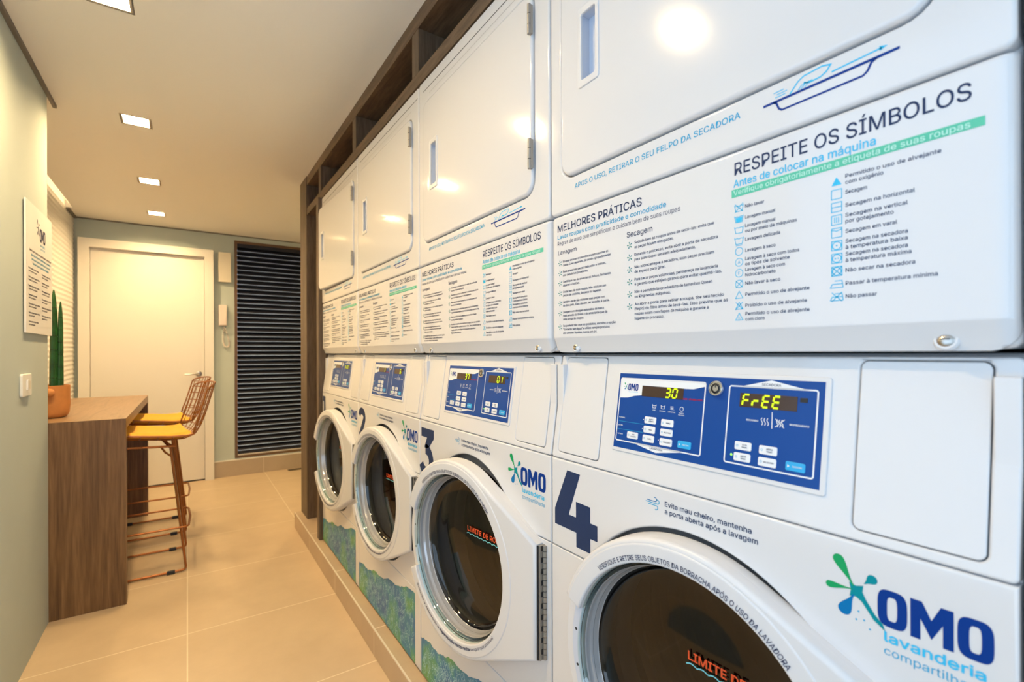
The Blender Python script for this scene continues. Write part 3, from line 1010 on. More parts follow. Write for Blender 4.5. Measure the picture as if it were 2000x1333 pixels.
def m_dryer_handle():
    a = Acc(dl(0))
    a.plate([rrect(HS0 - 0.006, HZ0 - 0.010, HS1 + 0.005, HZ1 + 0.010, 0.006), rrect(HS0 + 0.004, HZ0 + 0.004, HS1 - 0.004, HZ1 - 0.004, 0.004)[::-1]], 0.002, 0.0075, 0.0016, ENAMEL2)
    f = dl(0)
    for A_, B_ in (((HS0 + .003, HZ0 + .003), (HS1 - .003, HZ0 + .003)), ((HS1 - .003, HZ0 + .003), (HS1 - .003, HZ1 - .003)), ((HS1 - .003, HZ1 - .003), (HS0 + .003, HZ1 - .003)), ((HS0 + .003, HZ1 - .003), (HS0 + .003, HZ0 + .003))):
        a.add(([(*A_, 0.004), (*B_, 0.004), (*B_, -0.016), (*A_, -0.016)], [(0, 1, 2, 3)]), HANDLEB, f)
    a.flat([[(HS0 + .003, HZ0 + .003), (HS1 - .003, HZ0 + .003), (HS1 - .003, HZ1 - .003), (HS0 + .003, HZ1 - .003)]], -0.016, HANDLEB)
    return a.mesh('handle')


def m_dryer_hinge():
    a = Acc()
    a.box((-0.007, -0.0045, -0.032), (0.0, 0.0045, 0.032), HSTEEL, 0.001)
    for z0, z1 in ((-0.033, -0.012), (-0.0115, 0.0115), (0.012, 0.033)):
        a.tube([(-0.0075, 0, z0), (-0.0075, 0, z1)], 0.0042, HSTEEL, 10)
    for z in (-0.01175, 0.01175):
        a.tube([(-0.0075, 0, z - 0.0006), (-0.0075, 0, z + 0.0006)], 0.0043, BLACK, 10)
    return a.mesh('hinge')


PW = 0.0003


def m_lint_print():
    a = Acc(DFm); z = 1.4925
    a.text('APOS O USO, RETIRAR O SEU FELPO DA SECADORA', 0.0775, z, 0.0092, PW, CYAN, 0.343, 0.004, res=3)
    w = PW
    a.line([(0.4526, 1.4935), (0.600, 1.4955)], 0.0032, w, LOGOB)
    a.line([(0.466, 1.4935), (0.4695, 1.4915), (0.4725, 1.4835), (0.4765, 1.4803), (0.566, 1.4810), (0.5705, 1.4845), (0.574, 1.4920), (0.579, 1.4945)], 0.0025, w, LOGOB)
    a.line([(0.486, 1.4955), (0.496, 1.5070), (0.503, 1.5110), (0.524, 1.5130), (0.5330, 1.5105), (0.5285, 1.5045), (0.5220, 1.5010), (0.509, 1.5000), (0.503, 1.5030)], 0.0018, w, LCYAN)
    for x, y in ((0.496, 1.4960), (0.500, 1.4962), (0.504, 1.4964)):
        a.line([(x, y), (x + 0.004, y + 0.0045), (x + 0.009, y + 0.006)], 0.0011, w, LCYAN)
    for k, x in enumerate((0.468, 0.470, 0.466)):
        a.line([(x, 1.5005 + 0.0032 * k - 0.0015), (x + 0.013, 1.5010 + 0.0032 * k - 0.0015)], 0.0011, w, LCYAN)
    a.line([(0.534, 1.5010), (0.584, 1.5035)], 0.0018, w, LCYAN)
    a.flat([[(0.582, 1.5008), (0.5895, 1.5038), (0.5815, 1.5062)]], w, LCYAN)
    return a.mesh('printed_lint_notice', 0)


def bullet(a, x, z):
    r = 0.0047
    for k in range(5):
        an = radians(90 + 72 * k + 12)
        a.line([(x + 0.0012 * cos(an), z + 0.0012 * sin(an)), (x + r * cos(an), z + r * sin(an))], 0.0009, PW, GREEN if k % 2 else TEAL)
        a.flat([circ(x + r * cos(an), z + r * sin(an), 0.0012, 7)], PW, TEAL)


WASH = [['Roupas escuras e coloridas podem manchar as', 'claras. Lave separado, de modo agrupadamente!'],
        ['Para preservar peças delicadas e íntimas,', 'use saquinhos protetores.'],
        ['Certifique-se de esvaziar os bolsos, fechando', 'zíperes e botões.'],
        ['Cuide bem de suas roupas. Não misture com', 'peças de cozinha, limpeza ou tapetes.'],
        ['Lembre-se de não misturar suas peças com', 'as dos pets. Elas devem ser lavadas à parte.'],
        ['Lavagem com dosagem automática da marca', 'mais amada do Brasil e do amaciante que dá', 'vida longa às roupas.'],
        ['Se preferir não usar os produtos, escolha a opção', '"Somente sem água" e utilize sempre produtos', 'em versões líquidas, nunca em pó.']]
DRY = [['Sacuda bem as roupas antes de secá-las: evita que', 'as peças fiquem enrugadas.'],
       ['Durante o processo, evite abrir a porta da secadora', 'para suas roupas secarem adequadamente.'],
       ['Não sobrecarregue a secadora, suas peças precisam', 'de espaço para girar.'],
       ['Para secar peças volumosas, permaneça na lavanderia', 'e garanta que estejam girando para evitar queimá-las.'],
       ['Não é permitido lavar edredons de tamanhos Queen', 'ou King nestas máquinas.'],
       ['Ao abrir a porta para retirar a roupa, tire seu tecido', '(felpo) do filtro antes de levá-las. Isso previne que as', 'roupas saiam com fiapos da máquina e garante a', 'higiene do processo.']]


def m_practice_print():
    a = Acc(DFm)
    a.text('MELHORES PRÁTICAS', 0.0245, 1.4160, 0.0142, PW, NAVY, 0.2215, 0.006, res=3)
    a.text('Lavar roupas com praticidade e comodidade', 0.0243, 1.4015, 0.0083, PW, CYAN, 0.2715, 0.006)
    a.text('Regras de ouro que simplificam e cuidam bem de suas roupas', 0.0243, 1.3885, 0.0080, PW, INK, 0.298, 0.0)
    a.text('Lavagem', 0.0258, 1.3690, 0.0082, PW, INK, 0.0562, 0.005)
    a.text('Secagem', 0.2126, 1.3680, 0.0092, PW, INK, 0.0556, 0.005)
    z = 1.3525
    for blk in WASH:
        bullet(a, 0.0318, z - 0.0010)
        for ln in blk:
            k = len(ln) / 47
            a.text(ln, 0.0410, z - 0.001, 0.0044, PW, INK, 0.139 * k, 0.004, res=1); z -= 0.0074
        z -= 0.0058
    z = 1.3555
    for blk in DRY:
        bullet(a, 0.2190, z - 0.0020)
        for ln in blk:
            k = len(ln) / 55
            a.text(ln, 0.2300, z - 0.001, 0.0046, PW, INK, 0.168 * k, 0.004, res=1); z -= 0.0082
        z -= 0.0048
    return a.mesh('printed_practices', 0)


SY1 = [('tubx', ['Não lavar']), ('hand', ['Lavagem manual']), ('tub', ['Lavagem manual', 'ou por meio de máquinas']), ('tub2', ['Lavagem delicada']), ('circ', ['Lavagem à seco']),
       ('circA', ['Lavagem à seco com todos', 'os tipos de solvente']), ('circF', ['Lavagem à seco com', 'hidrocarboneto']), ('circx', ['Não lavar à seco']), ('tri', ['Permitido o uso de alvejante']), ('trix', ['Proibido o uso de alvejante']), ('triC', ['Permitido o uso de alvejante', 'com cloro'])]
SY2 = [('trif', ['Permitido o uso de alvejante', 'com oxigênio']), ('sq', ['Secagem']), ('sqh', ['Secagem na horizontal']), ('sqv', ['Secagem na vertical', 'por gotejamento']), ('sqe', ['Secagem em varal']),
       ('sqd', ['Secagem na secadora', 'à temperatura baixa']), ('sqd2', ['Secagem na secadora', 'à temperatura máxima']), ('sqx', ['Não secar na secadora']), ('iron', ['Passar à temperatura mínima']), ('ironx', ['Não passar'])]


def symbol(a, kind, x, z):
    r = 0.0054; t = 0.0009; w = PW; m = LCYAN
    L = lambda pts, c=False: a.line([(x + px * r, z + pz * r) for px, pz in pts], t, w, m, c)
    X = lambda k=1.0: (L([(-k, -k), (k, k)]), L([(-k, k), (k, -k)]))
    if kind.startswith('tub') or kind == 'hand':
        L([(-1.2, 0.8), (-0.85, -0.9), (0.85, -0.9), (1.2, 0.8)]); L([(-1.05, 0.45), (-0.5, 0.6), (0, 0.4), (0.5, 0.6), (1.05, 0.45)])
        if kind == 'tubx': X(1.1)
        if kind == 'hand': a.flat([[(x + px * r, z + pz * r) for px, pz in ((-0.9, 0.3), (0.9, 0.3), (0.7, -0.8), (-0.7, -0.8))]], w, m)
        if kind == 'tub2': L([(-0.85, -1.25), (0.85, -1.25)])
    elif kind.startswith('circ'):
        L([(cos(2 * pi * k / 20), sin(2 * pi * k / 20)) for k in range(20)], True)
        if kind == 'circx': X(0.95)
        if kind in ('circA', 'circF'): a.text(kind[-1], x, z - 0.0022, 0.0044, w, m, align='C')
    elif kind.startswith('tri'):
        P = [(-1, -0.85), (1, -0.85), (0, 0.95)]
        if kind == 'trif':
            a.flat([[(x + px * r, z + pz * r) for px, pz in P]], w, m)
        else:
            L(P, True)
        if kind == 'trix': X(0.95)
        if kind == 'triC': a.text('CL', x, z - 0.0035, 0.0030, w, m, align='C')
    elif kind.startswith('sq'):
        L([(-1, -1), (1, -1), (1, 1), (-1, 1)], True)
        if kind == 'sqh': L([(-0.9, 0), (0.9, 0)])
        if kind == 'sqv': [L([(q, -0.6), (q, 0.6)]) for q in (-0.4, 0.0, 0.4)]
        if kind == 'sqe': L([(-1, 0.7), (0, 0.35), (1, 0.7)])
        if kind in ('sqd', 'sqd2', 'sqx'): L([(0.85 * cos(2 * pi * k / 16), 0.85 * sin(2 * pi * k / 16)) for k in range(16)], True)
        if kind == 'sqd': a.flat([circ(x, z, 0.0009, 8)], w, m)
        if kind == 'sqd2': a.flat([circ(x - 0.0015, z, 0.0009, 8)], w, m); a.flat([circ(x + 0.0015, z, 0.0009, 8)], w, m)
        if kind == 'sqx': X(0.95)
    else:
        L([(-1.3, -0.8), (1.2, -0.8), (1.0, 0.7), (-0.4, 0.7)]); L([(-1.3, -0.8), (-0.9, 0.0), (1.1, 0.0)])
        if kind == 'ironx': X(1.0)


def m_symbol_print():
    a = Acc(DFm)
    a.text('RESPEITE OS SÍMBOLOS', 0.4115, 1.4150, 0.0170, PW, NAVY, 0.2455, 0.004, res=3)
    a.text('Antes de colocar na máquina', 0.4100, 1.3985, 0.0098, PW, LCYAN, 0.168, 0.006)
    a.flat([[(0.4072, 1.3843), (0.6664, 1.3855), (0.6664, 1.3950), (0.4072, 1.3955)]], PW, BANDG)
    a.text('Verifique obrigatoriamente a etiqueta de suas roupas', 0.4100, 1.3872, 0.0066, PW * 1.8, BANDT, 0.246, 0.004)
    for i, (k, lns) in enumerate(SY1):
        z = 1.3685 - 0.01515 * i
        symbol(a, k, 0.4178, z)
        for j, ln in enumerate(lns):
            zz = z - 0.0022 + (0.0036 if len(lns) == 2 else 0) - 0.0072 * j
            a.text(ln, 0.4268, zz, 0.0044, PW, INK, 0.082 * len(ln) / 28, 0.004, res=1)
    for i, (k, lns) in enumerate(SY2):
        z = 1.3690 - 0.01515 * i
        symbol(a, k, 0.5388, z)
        for j, ln in enumerate(lns):
            zz = z - 0.0022 + (0.0036 if len(lns) == 2 else 0) - 0.0072 * j
            a.text(ln, 0.5480, zz, 0.0044, PW, INK, 0.086 * len(ln) / 28, 0.004, res=1)
    return a.mesh('printed_care_symbols', 0)


DRYER_LABELS = {1: 'white tumble dryer above the washer marked 1, its door hanging slightly open', 2: 'white tumble dryer stacked above the washer marked 2',
                3: 'white tumble dryer stacked above the washer marked 3', 4: 'white tumble dryer stacked above the washer marked 4, nearest the camera', 5: 'white tumble dryer barely showing at the right edge of the photo'}
for k in range(1, 6):
    yk = Y0 - (k - 1) * PITCH
    t = thing('tumble_dryer', DRYER_LABELS[k], 'dryer', (X0, yk, DB), 'stacked tumble dryers')
    link('cabinet', cached('dc', m_dryer_cabinet), t)
    ip = link('instruction_panel', cached('di', m_instruction), t)
    for q in (0.0706, 0.635):
        link('screw', cached(('ds', q), lambda: m_dryer_screw(q)), ip)
    zc = (DZ0 + DZ1) / 2
    dd = link('door', cached('dd', m_dryer_door), t, (0, -DS1, zc - DB), radians(2.2) if k == 1 else 0.0)
    h = link('handle', cached('dh', m_dryer_handle), dd); h['label'] = 'recessed white pull handle'
    for z in (1.902, 1.606):
        link('hinge', cached('dg', m_dryer_hinge), dd, (-0.004, 0.0, z - zc))
    if k < 5:
        link('printed_lint_notice', cached('dl', m_lint_print), t)
        link('printed_practices', cached('dp', m_practice_print), ip)
        link('printed_care_symbols', cached('dy', m_symbol_print), ip)

# ---- washer
CB = 0.9496; CTX, CTZ = 0.0313, 0.2134
CL = hypot(CTX, CTZ)
CF = Fr((0.0, 0, CB - ZB), (0, -1, 0), (CTX / CL, 0, CTZ / CL))       # console face (s, t along slope, w)
CC, CR = (0.338, 0.631), 0.252       # door circle
HT, HB, HS = 0.757, 0.508, 0.660     # hinge top, bottom, side


def door_outline(g=0.0, n=64):
    """circle at the left, straight tangents to the hinge edge at the right; starts at lower hinge corner, runs clockwise over the left"""
    r = CR + g; hs_ = HS + g; ht = HT + g; hb = HB - g
    def tang(px, pz, up):
        dx, dz = px - CC[0], pz - CC[1]; d_ = hypot(dx, dz); base = atan2(dz, dx); da = math.acos(r / d_)
        return base + da if up else base - da
    a1 = tang(hs_, ht, True); a0 = tang(hs_, hb, False)
    pts = [(hs_, hb)]
    a0 -= 0; tot = (a0 + 2 * pi) - a1 if a0 < 0 else a0 - a1
    st = a0 + 2 * pi if a0 < 0 else a0
    for k in range(n + 1):
        an = st - (st - a1) * k / n
        pts.append((CC[0] + r * cos(an), CC[1] + r * sin(an)))
    pts.append((hs_, ht))
    return pts


def m_front_upper():
    a = Acc(WFm); zs = 0.7655
    D = [(CC[0] + 0.2580 * cos(-pi / 2 - 2 * pi * k / 96), CC[1] + 0.2580 * sin(-pi / 2 - 2 * pi * k / 96)) for k in range(96)]
    up = [p for p in D if p[1] > zs + 0.001]
    def ix(p, q):
        t = (zs + 0.001 - p[1]) / (q[1] - p[1]); return (p[0] + t * (q[0] - p[0]), zs + 0.001)
    i0 = next(i for i in range(len(D)) if D[i][1] > zs + 0.001); i1 = max(i for i in range(len(D)) if D[i][1] > zs + 0.001)
    path = [ix(D[i0 - 1], D[i0])] + D[i0:i1 + 1] + [ix(D[i1], D[(i1 + 1) % len(D)])]
    a.plate([[(S0, zs + 0.001)] + path + [(S1, zs + 0.001), (S1, CB - 0.0012), (S0, CB - 0.0012)]], -0.022, 0.0, 0.004, ENAMEL, 3)
    zs2 = zs - 0.001
    def ix2(p, q):
        t = (zs2 - p[1]) / (q[1] - p[1]); return (p[0] + t * (q[0] - p[0]), zs2)
    low = []
    n = len(D)
    # walk from the right crossing down round the hinge, under the circle, up to the left crossing
    seq = D[i1 + 1:] + D[:i0]
    path2 = [ix2(D[i1], D[(i1 + 1) % n])] + seq + [ix2(D[i0 - 1], D[i0])]
    a.plate([[(S1, zs2)] + path2 + [(S0, zs2), (S0, 0.3715), (S1, 0.3715)]], -0.022, 0.0, 0.0022, ENAMEL, 2)
    return a.mesh('front_panel')


def m_front_lower():
    a = Acc(WFm)
    a.plate([[(S0, ZB + 0.001), (S1, ZB + 0.001), (S1, 0.3700), (S0, 0.3700)]], -0.022, 0.0, 0.003, ENAMEL, 2)
    return a.mesh('lower_panel')


def m_washer_body():
    a = Acc(WFm)
    # sides, top, back and a recess floor behind the door opening
    for s0, s1 in ((S0, S0 + 0.02), (S1 - 0.02, S1)):
        bodybox(a, WFm, 0.016, 0.70, s0, s1, ZB + 0.002, ZT - 0.02, ZB, ENAMEL, 0.002)
    bodybox(a, WFm, 0.07, 0.70, S0, S1, ZT - 0.03, ZT + 0.003, ZB, ENAMEL, 0.004)
    bodybox(a, WFm, 0.68, 0.70, S0, S1, ZB + 0.002, ZT - 0.02, ZB, ENAMEL, 0.002)
    bodybox(a, WFm, 0.03, 0.68, S0 + 0.02, S1 - 0.02, ZB + 0.002, ZB + 0.02, ZB, ENAMEL, 0.0)
    a.plate([[(S0 + 0.01, 0.20), (S1 - 0.01, 0.20), (S1 - 0.01, 0.94), (S0 + 0.01, 0.94)], circ(CC[0], CC[1], 0.214, 64)[::-1]], -0.046, -0.034, 0.002, GASKET, 1)
    for s_ in (0.05, 0.64):
        for d_ in (0.06, 0.62):
            a.box((d_ - 0.02, -s_ - 0.02, -0.010), (d_ + 0.02, -s_ + 0.02, 0.004), BLACK)
    return a.mesh('cabinet')


def m_drum():
    a = Acc(WFm)
    f = Fr(WFm((CC[0], CC[1], 0)), (0, -1, 0), (0, 0, 1))
    prof = [(0.2135, -0.04), (0.217, -0.06), (0.24, -0.075)]
    a.lathe(prof, f, BLACK, 64)
    pr = [(0.24, -0.075)]
    for i in range(12):
        pr += [(0.245, -0.085 - 0.03 * i), (0.238, -0.100 - 0.03 * i)]
    pr += [(0.235, -0.45), (0.15, -0.47), (0.14, -0.46), (0.0001, -0.455)]
    a.lathe(pr, f, DRUM, 64)
    for k in range(3):
        an = 0.5 + k * 2 * pi / 3
        V = [(0.242 * cos(an - .2), 0.242 * sin(an - .2)), (0.19 * cos(an - .05), 0.19 * sin(an - .05)), (0.19 * cos(an + .05), 0.19 * sin(an + .05)), (0.242 * cos(an + .2), 0.242 * sin(an + .2))]
        g = [[(x, y, -0.10) for x, y in V], [(x, y, -0.44) for x, y in V]]
        a.grid([[f(p_) for p_ in r] for r in g], DRUM)
    return a.mesh('drum')


def m_gasket():
    a = Acc(WFm)
    f = Fr(WFm((CC[0], CC[1], 0)), (0, -1, 0), (0, 0, 1))
    a.lathe([(0.226, -0.032), (0.221, -0.030), (0.214, -0.034), (0.208, -0.046), (0.210, -0.058), (0.202, -0.066), (0.200, -0.088), (0.215, -0.098)], f, GASKET, 64)
    return a.mesh('gasket')


# console
LCOV = (0.020, 0.0145, 0.1365, 0.2095)
RCOV = (0.5530, 0.0140, 0.6655, 0.2095)


def m_console():
    a = Acc(CF); g = 0.0011
    a.plate([rrect(S0, 0.0008, S1, CL - 0.0008, 0.006), rrect(LCOV[0] - g, LCOV[1] - g, LCOV[2] + g, LCOV[3] + g, 0.008)[::-1], rrect(RCOV[0] - g, RCOV[1] - g, RCOV[2] + g, RCOV[3] + g, 0.009)[::-1]], -0.024, 0.0, 0.003, ENAMEL, 3)
    # body of the console behind the sloped face
    P = [(0.019, CB + 0.003 - ZB), (0.60, CB + 0.003 - ZB), (0.60, ZT - ZB - 0.028), (0.0495, ZT - ZB - 0.006)]
    V = [(x, -S0 - 0.001, z) for x, z in P] + [(x, -S1 + 0.001, z) for x, z in P]
    a.add((V, [(0, 1, 2, 3), (7, 6, 5, 4), (0, 4, 5, 1), (1, 5, 6, 2), (2, 6, 7, 3), (3, 7, 4, 0)]), ENAMEL)
    return a.mesh('console')


def m_cover(c):
    a = Acc(CF); a.plate([rrect(*c, 0.008)], -0.02, 0.0004, 0.0014, ENAMEL, 2)
    return a.mesh('access_cover')


PANEL = (0.1740, 0.0485, 0.5168, 0.1820)


def m_panel_bezel():
    a = Acc(CF)
    a.plate([rrect(0.1695, 0.0418, 0.5235, 0.1880, 0.004)], -0.002, 0.0022, 0.0014, ENAMEL2, 2)
    a.flat([[(PANEL[0], PANEL[1]), (PANEL[2], PANEL[1]), (PANEL[2], PANEL[3]), (PANEL[0], PANEL[3])]], 0.0024, PBLUE)
    return a.mesh('control_panel')


BW_ = 0.0027


def m_panel_print():
    a = Acc(CF); w = BW_
    b1 = rrect(0.1785, 0.0612, 0.3505, 0.1730, 0.003); b2 = rrect(0.3900, 0.0606, 0.5090, 0.1705, 0.003)
    a.line(b1, 0.0020, w, WPRINT, True); a.line(b2, 0.0020, w, WPRINT, True)
    a.flat([[(0.1788, 0.1372), (0.198, 0.1385), (0.212, 0.1425), (0.2284, 0.1446), (0.2284, 0.1620), (0.3166, 0.1612), (0.330, 0.1615), (0.340, 0.1640), (0.3500, 0.1665), (0.3500, 0.1725), (0.1788, 0.1725)]], w, WPRINT)
    a.flat([[(0.2203, 0.0608), (0.2685, 0.0518), (0.3164, 0.0602), (0.3164, 0.0616), (0.2203, 0.0616)]], w, WPRINT)
    a.text('LAVADORA', 0.2690, 0.0566, 0.0030, w + 0.0001, INK, 0.026, 0.004, 'C')
    a.flat([[(0.4053, 0.1700), (0.4498, 0.1810), (0.4991, 0.1700)]], w, WPRINT)
    a.text('SECADORA', 0.4500, 0.1730, 0.0036, w + 0.0001, INK, 0.026, 0.004, 'C')
    # small logo
    splash(a, 0.1915, 0.1585, 0.0040, w + 0.0001)
    omo(a, 0.1965, 0.2195, 0.1515, 0.0125, w + 0.0001, LOGOB)
    a.text('lavanderia', 0.1985, 0.1483, 0.0022, w + 0.0001, LCYAN, 0.0205)
    # phase icons
    for i, x in enumerate((0.2575, 0.2750, 0.2930, 0.3115)):
        z = 0.1285
        if i < 2:
            a.line([(x - 0.004, z + 0.003), (x - 0.003, z - 0.003), (x + 0.003, z - 0.003), (x + 0.004, z + 0.003)], 0.0009, w, WPRINT)
            a.line([(x - 0.0036, z + 0.0015), (x, z + 0.0005), (x + 0.0036, z + 0.0015)], 0.0009, w, WPRINT)
        elif i == 2:
            for q in (-0.002, 0, 0.002): a.line([(x - 0.003, z + q), (x + 0.003, z + q)], 0.0009, w, WPRINT)
            a.line([(x + 0.0038, z - 0.003), (x + 0.0044, z - 0.003)], 0.0009, w, WPRINT)
        else:
            a.line(circ(x, z, 0.0033, 14), 0.0009, w, WPRINT, True)
        a.text(('LAVAR', 'ENXAGUAR', 'CENTRIFUGAR', 'PORTA')[i], x, z - 0.0075, 0.0017, w, WPRINT, (0.006, 0.012, 0.014, 0.009)[i], 0.01, 'C')
    a.text('TRAVADA', 0.3115, 0.1180, 0.0017, w, WPRINT, 0.012, 0.01, 'C')
    for i, (tx, z) in enumerate((('NORMAL', 0.1015), ('DELICADO', 0.0875), ('EXTRAS', 0.0720))):
        a.text(tx, 0.1820, z, 0.0020, w, WPRINT, (0.014, 0.010, 0.012)[i], 0.01)
    for z in (0.0955, 0.0815): a.line([(0.182, z), (0.239, z)], 0.0006, w, CYAN)
    a.text('EM USO - NÃO ABRIR A PORTA', 0.311, 0.1440, 0.0024, w, REDP, 0.0365, 0.02)
    for x, z in ((0.2372, 0.1038), (0.2368, 0.0880), (0.2720, 0.0735)):
        a.flat([circ(x, z, 0.0009, 8)], w, WPRINT)
    # heat symbols of the dryer half
    a.line([(0.4536, 0.1379), (0.4545, 0.1159)], 0.0011, w, WPRINT)
    for q in (-0.004, 0, 0.004):
        pts = [(0.4445 + q + 0.0012 * sin(t * 6.28), 0.1190 + 0.010 * t) for t in [i / 8 for i in range(9)]]
        a.line(pts, 0.0010, w, WPRINT)
        pts = [(0.4645 + q * 0.8 + 0.0012 * sin(t * 6.28), 0.1190 + 0.010 * t) for t in [i / 8 for i in range(9)]]
        a.line(pts, 0.0010, w, WPRINT)
    a.line([(0.4585, 0.1185), (0.4705, 0.1295)], 0.0009, w, WPRINT); a.line([(0.4585, 0.1295), (0.4705, 0.1185)], 0.0009, w, WPRINT)
    a.text('SECANDO', 0.4182, 0.1230, 0.0022, w, WPRINT, 0.0172, 0.016); a.text('RESFRIAMENTO', 0.4770, 0.1230, 0.0022, w, WPRINT, 0.024, 0.016)
    return a.mesh('printed_panel_graphics', 0)


BTN = [(0.2522, 0.1038, 'w'), (0.2868, 0.1031, 'w'), (0.2518, 0.0880, 'w'), (0.2865, 0.0876, 'w'), (0.2166, 0.0735, 'w'), (0.2514, 0.0727, 'w'), (0.2870, 0.0720, 'w'), (0.3220, 0.0731, 'b'),
       (0.4167, 0.0866, 'w'), (0.4518, 0.0861, 'w'), (0.4164, 0.0708, 'w'), (0.4516, 0.0703, 'w'), (0.4876, 0.0711, 'b')]
BTX = ['MUITO\nQUENTE', 'MORNO', 'FRIA', 'DELICADO', 'PRÉ\nLAVAGEM', 'SABÃO', 'AMACIANTE', 'INICIAR', 'ALTA\nTEMP.', 'MÉDIA\nTEMP.', 'BAIXA\nTEMP.', 'DELICADO', 'INICIAR']


def m_button(i):
    x, z, c = BTN[i]; a = Acc(CF)
    a.plate([rrect(x - 0.0122, z - 0.0059, x + 0.0122, z + 0.0059, 0.0022, 4)], 0.0022, 0.0036, 0.0006, WPRINT if c == 'w' else BTNB, 1)
    m = INK if c == 'w' else WPRINT
    ls = BTX[i].split('\n')
    for j, ln in enumerate(ls):
        a.text(ln, x + 0.0025, z - 0.0010 + (0.0017 if len(ls) == 2 else 0) - 0.0034 * j, 0.0020, 0.00375, m, min(0.014, 0.0017 * len(ln)), 0.008, 'C', res=1)
    if c == 'w':
        a.line(circ(x - 0.0082, z, 0.0014, 8), 0.0005, 0.00375, CYAN, True)
    else:
        a.flat([[(x - 0.0095, z - 0.002), (x - 0.0065, z), (x - 0.0095, z + 0.002)]], 0.00375, WPRINT)
    return a.mesh('button')


SEG = {'0': 'abcdef', '1': 'bc', '2': 'abged', '3': 'abgcd', '6': 'afgedc', '7': 'abc', 'F': 'afge', 'r': 'eg', 'E': 'afged', '4': 'fgbc', "'": 'f'}


def m_display(x0, x1, z0, z1, txt, align, key):
    a = Acc(CF)
    a.plate([[(x0, z0), (x1, z0), (x1, z1), (x0, z1)]], 0.0022, 0.0032, 0.0003, DISP, 1)
    H = (z1 - z0) * 0.80; wd = H * 0.56; gap = wd * 1.62
    n = len(txt); zb = (z0 + z1) / 2 - H / 2
    xs = x0 + 0.004 if align == 'L' else x1 - 0.008 - gap * n
    t = H * 0.18; w = 0.0034; sl = 0.12
    for i, ch in enumerate(txt):
        ox = xs + gap * i
        A = {'a': ((0.1, 1), (0.9, 1)), 'g': ((0.1, .5), (0.9, .5)), 'd': ((0.1, 0), (0.9, 0)), 'f': ((0, .95), (0, .56)), 'e': ((0, .44), (0, .05)), 'b': ((1, .95), (1, .56)), 'c': ((1, .44), (1, .05))}
        for sg in SEG.get(ch, ''):
            p, q = A[sg]
            pt = lambda P: (ox + P[0] * wd + sl * P[1] * H, zb + P[1] * H)
            a.line([pt(p), pt(q)], t, w, LED)
    return a.mesh('display')


def m_black_window():
    a = Acc(CF); a.plate([[(0.4880, 0.1541), (0.4972, 0.1541), (0.4972, 0.1600), (0.4880, 0.1600)]], 0.0022, 0.0030, 0.0002, BLACK, 1)
    return a.mesh('sensor_window')


def m_keylock():
    kc = CF((0.3704, 0.1648, 0.001)); a = Acc(); f = Fr(CF((0.3704, 0.1648, 0)), (0, -1, 0), CF.b)
    a.lathe([(0.0088, 0.0022), (0.0088, 0.0050), (0.0078, 0.0066), (0.0072, 0.0066), (0.0068, 0.0058), (0.0058, 0.0058)], f, CHROME, 28)
    a.lathe([(0.0058, 0.0058), (0.0046, 0.0062), (0.0040, 0.0050), (0.0036, 0.0050)], f, BLACK, 24)
    a.lathe([(0.0036, 0.0050), (0.0034, 0.0062), (0.0001, 0.0062)], f, STEEL, 20)
    a.add(([(-0.0006, 0.001, 0.0063), (0.0006, 0.001, 0.0063), (0.0006, 0.0052, 0.0063), (-0.0006, 0.0052, 0.0063)], [(0, 1, 2, 3)]), BLACK, f)
    a.V = [tuple(Vector(kc) + (Vector(v) - Vector(kc)) * 1.38) for v in a.V]
    return a.mesh('key_lock')


def m_led():
    a = Acc(CF); a.plate([circ(0.4003, 0.0723, 0.0017, 12)], 0.0022, 0.0032, 0.0004, LEDG, 1)
    return a.mesh('indicator_light')


# washer door
DO = Fr((0, HS, -HB), (0, -1, 0), (0, 0, 1))      # (s, z, w) -> door local (origin at hinge foot)
RI = 0.212
A0, A1 = radians(160), radians(205)               # handle notch sector


def m_door():
    a = Acc(DO)
    D = door_outline(0.0, 72)
    a.plate([D, circ(CC[0], CC[1], RI + 0.001, 72)[::-1]], -0.018, 0.005, 0.003, ENAMEL2, 3)
    # raised outer web: outline minus hole minus the handle notch
    out = []
    for (x, z) in D:
        an = atan2(z - CC[1], x - CC[0]) % (2 * pi)
        out.append((x, z, an))
    lower = [p for p in out if p[2] >= A1 or p[2] < 0.0001]
    ang = lambda p: (p[2] if p[2] > 0 else p[2])
    # order: hinge foot -> clockwise along the lower arc to A1
    seq1 = []; seq2 = []
    started = False
    for p in out:
        if p[0] < HS - 1e-6 and A0 <= p[2] <= A1:
            started = True; continue
        (seq2 if started else seq1).append((p[0], p[1]))
    e = lambda an, r: (CC[0] + r * cos(an), CC[1] + r * sin(an))
    ro = CR
    inner = [e(A0 - (A0 + 2 * pi - A1) * k / 60, RI) for k in range(61)]       # from A0 clockwise round to A1
    a.plate([seq1 + [e(A1, ro), ] + [e(A1, RI)] + inner[::-1][1:-1] + [e(A0, RI), e(A0, ro)] + seq2], -0.0040, 0.0245, 0.008, ENAMEL2, 4)
    # slight raised ring around the glass
    ring_o = [e(A0 - (A0 + 2 * pi - A1) * k / 60, 0.2440) for k in range(61)]
    a.plate([ring_o + [e(A0 - (A0 + 2 * pi - A1) * k / 60, RI + 0.0005) for k in range(60, -1, -1)]], 0.016, 0.0260, 0.004, ENAMEL2, 3)
    return a.mesh('door', 50)


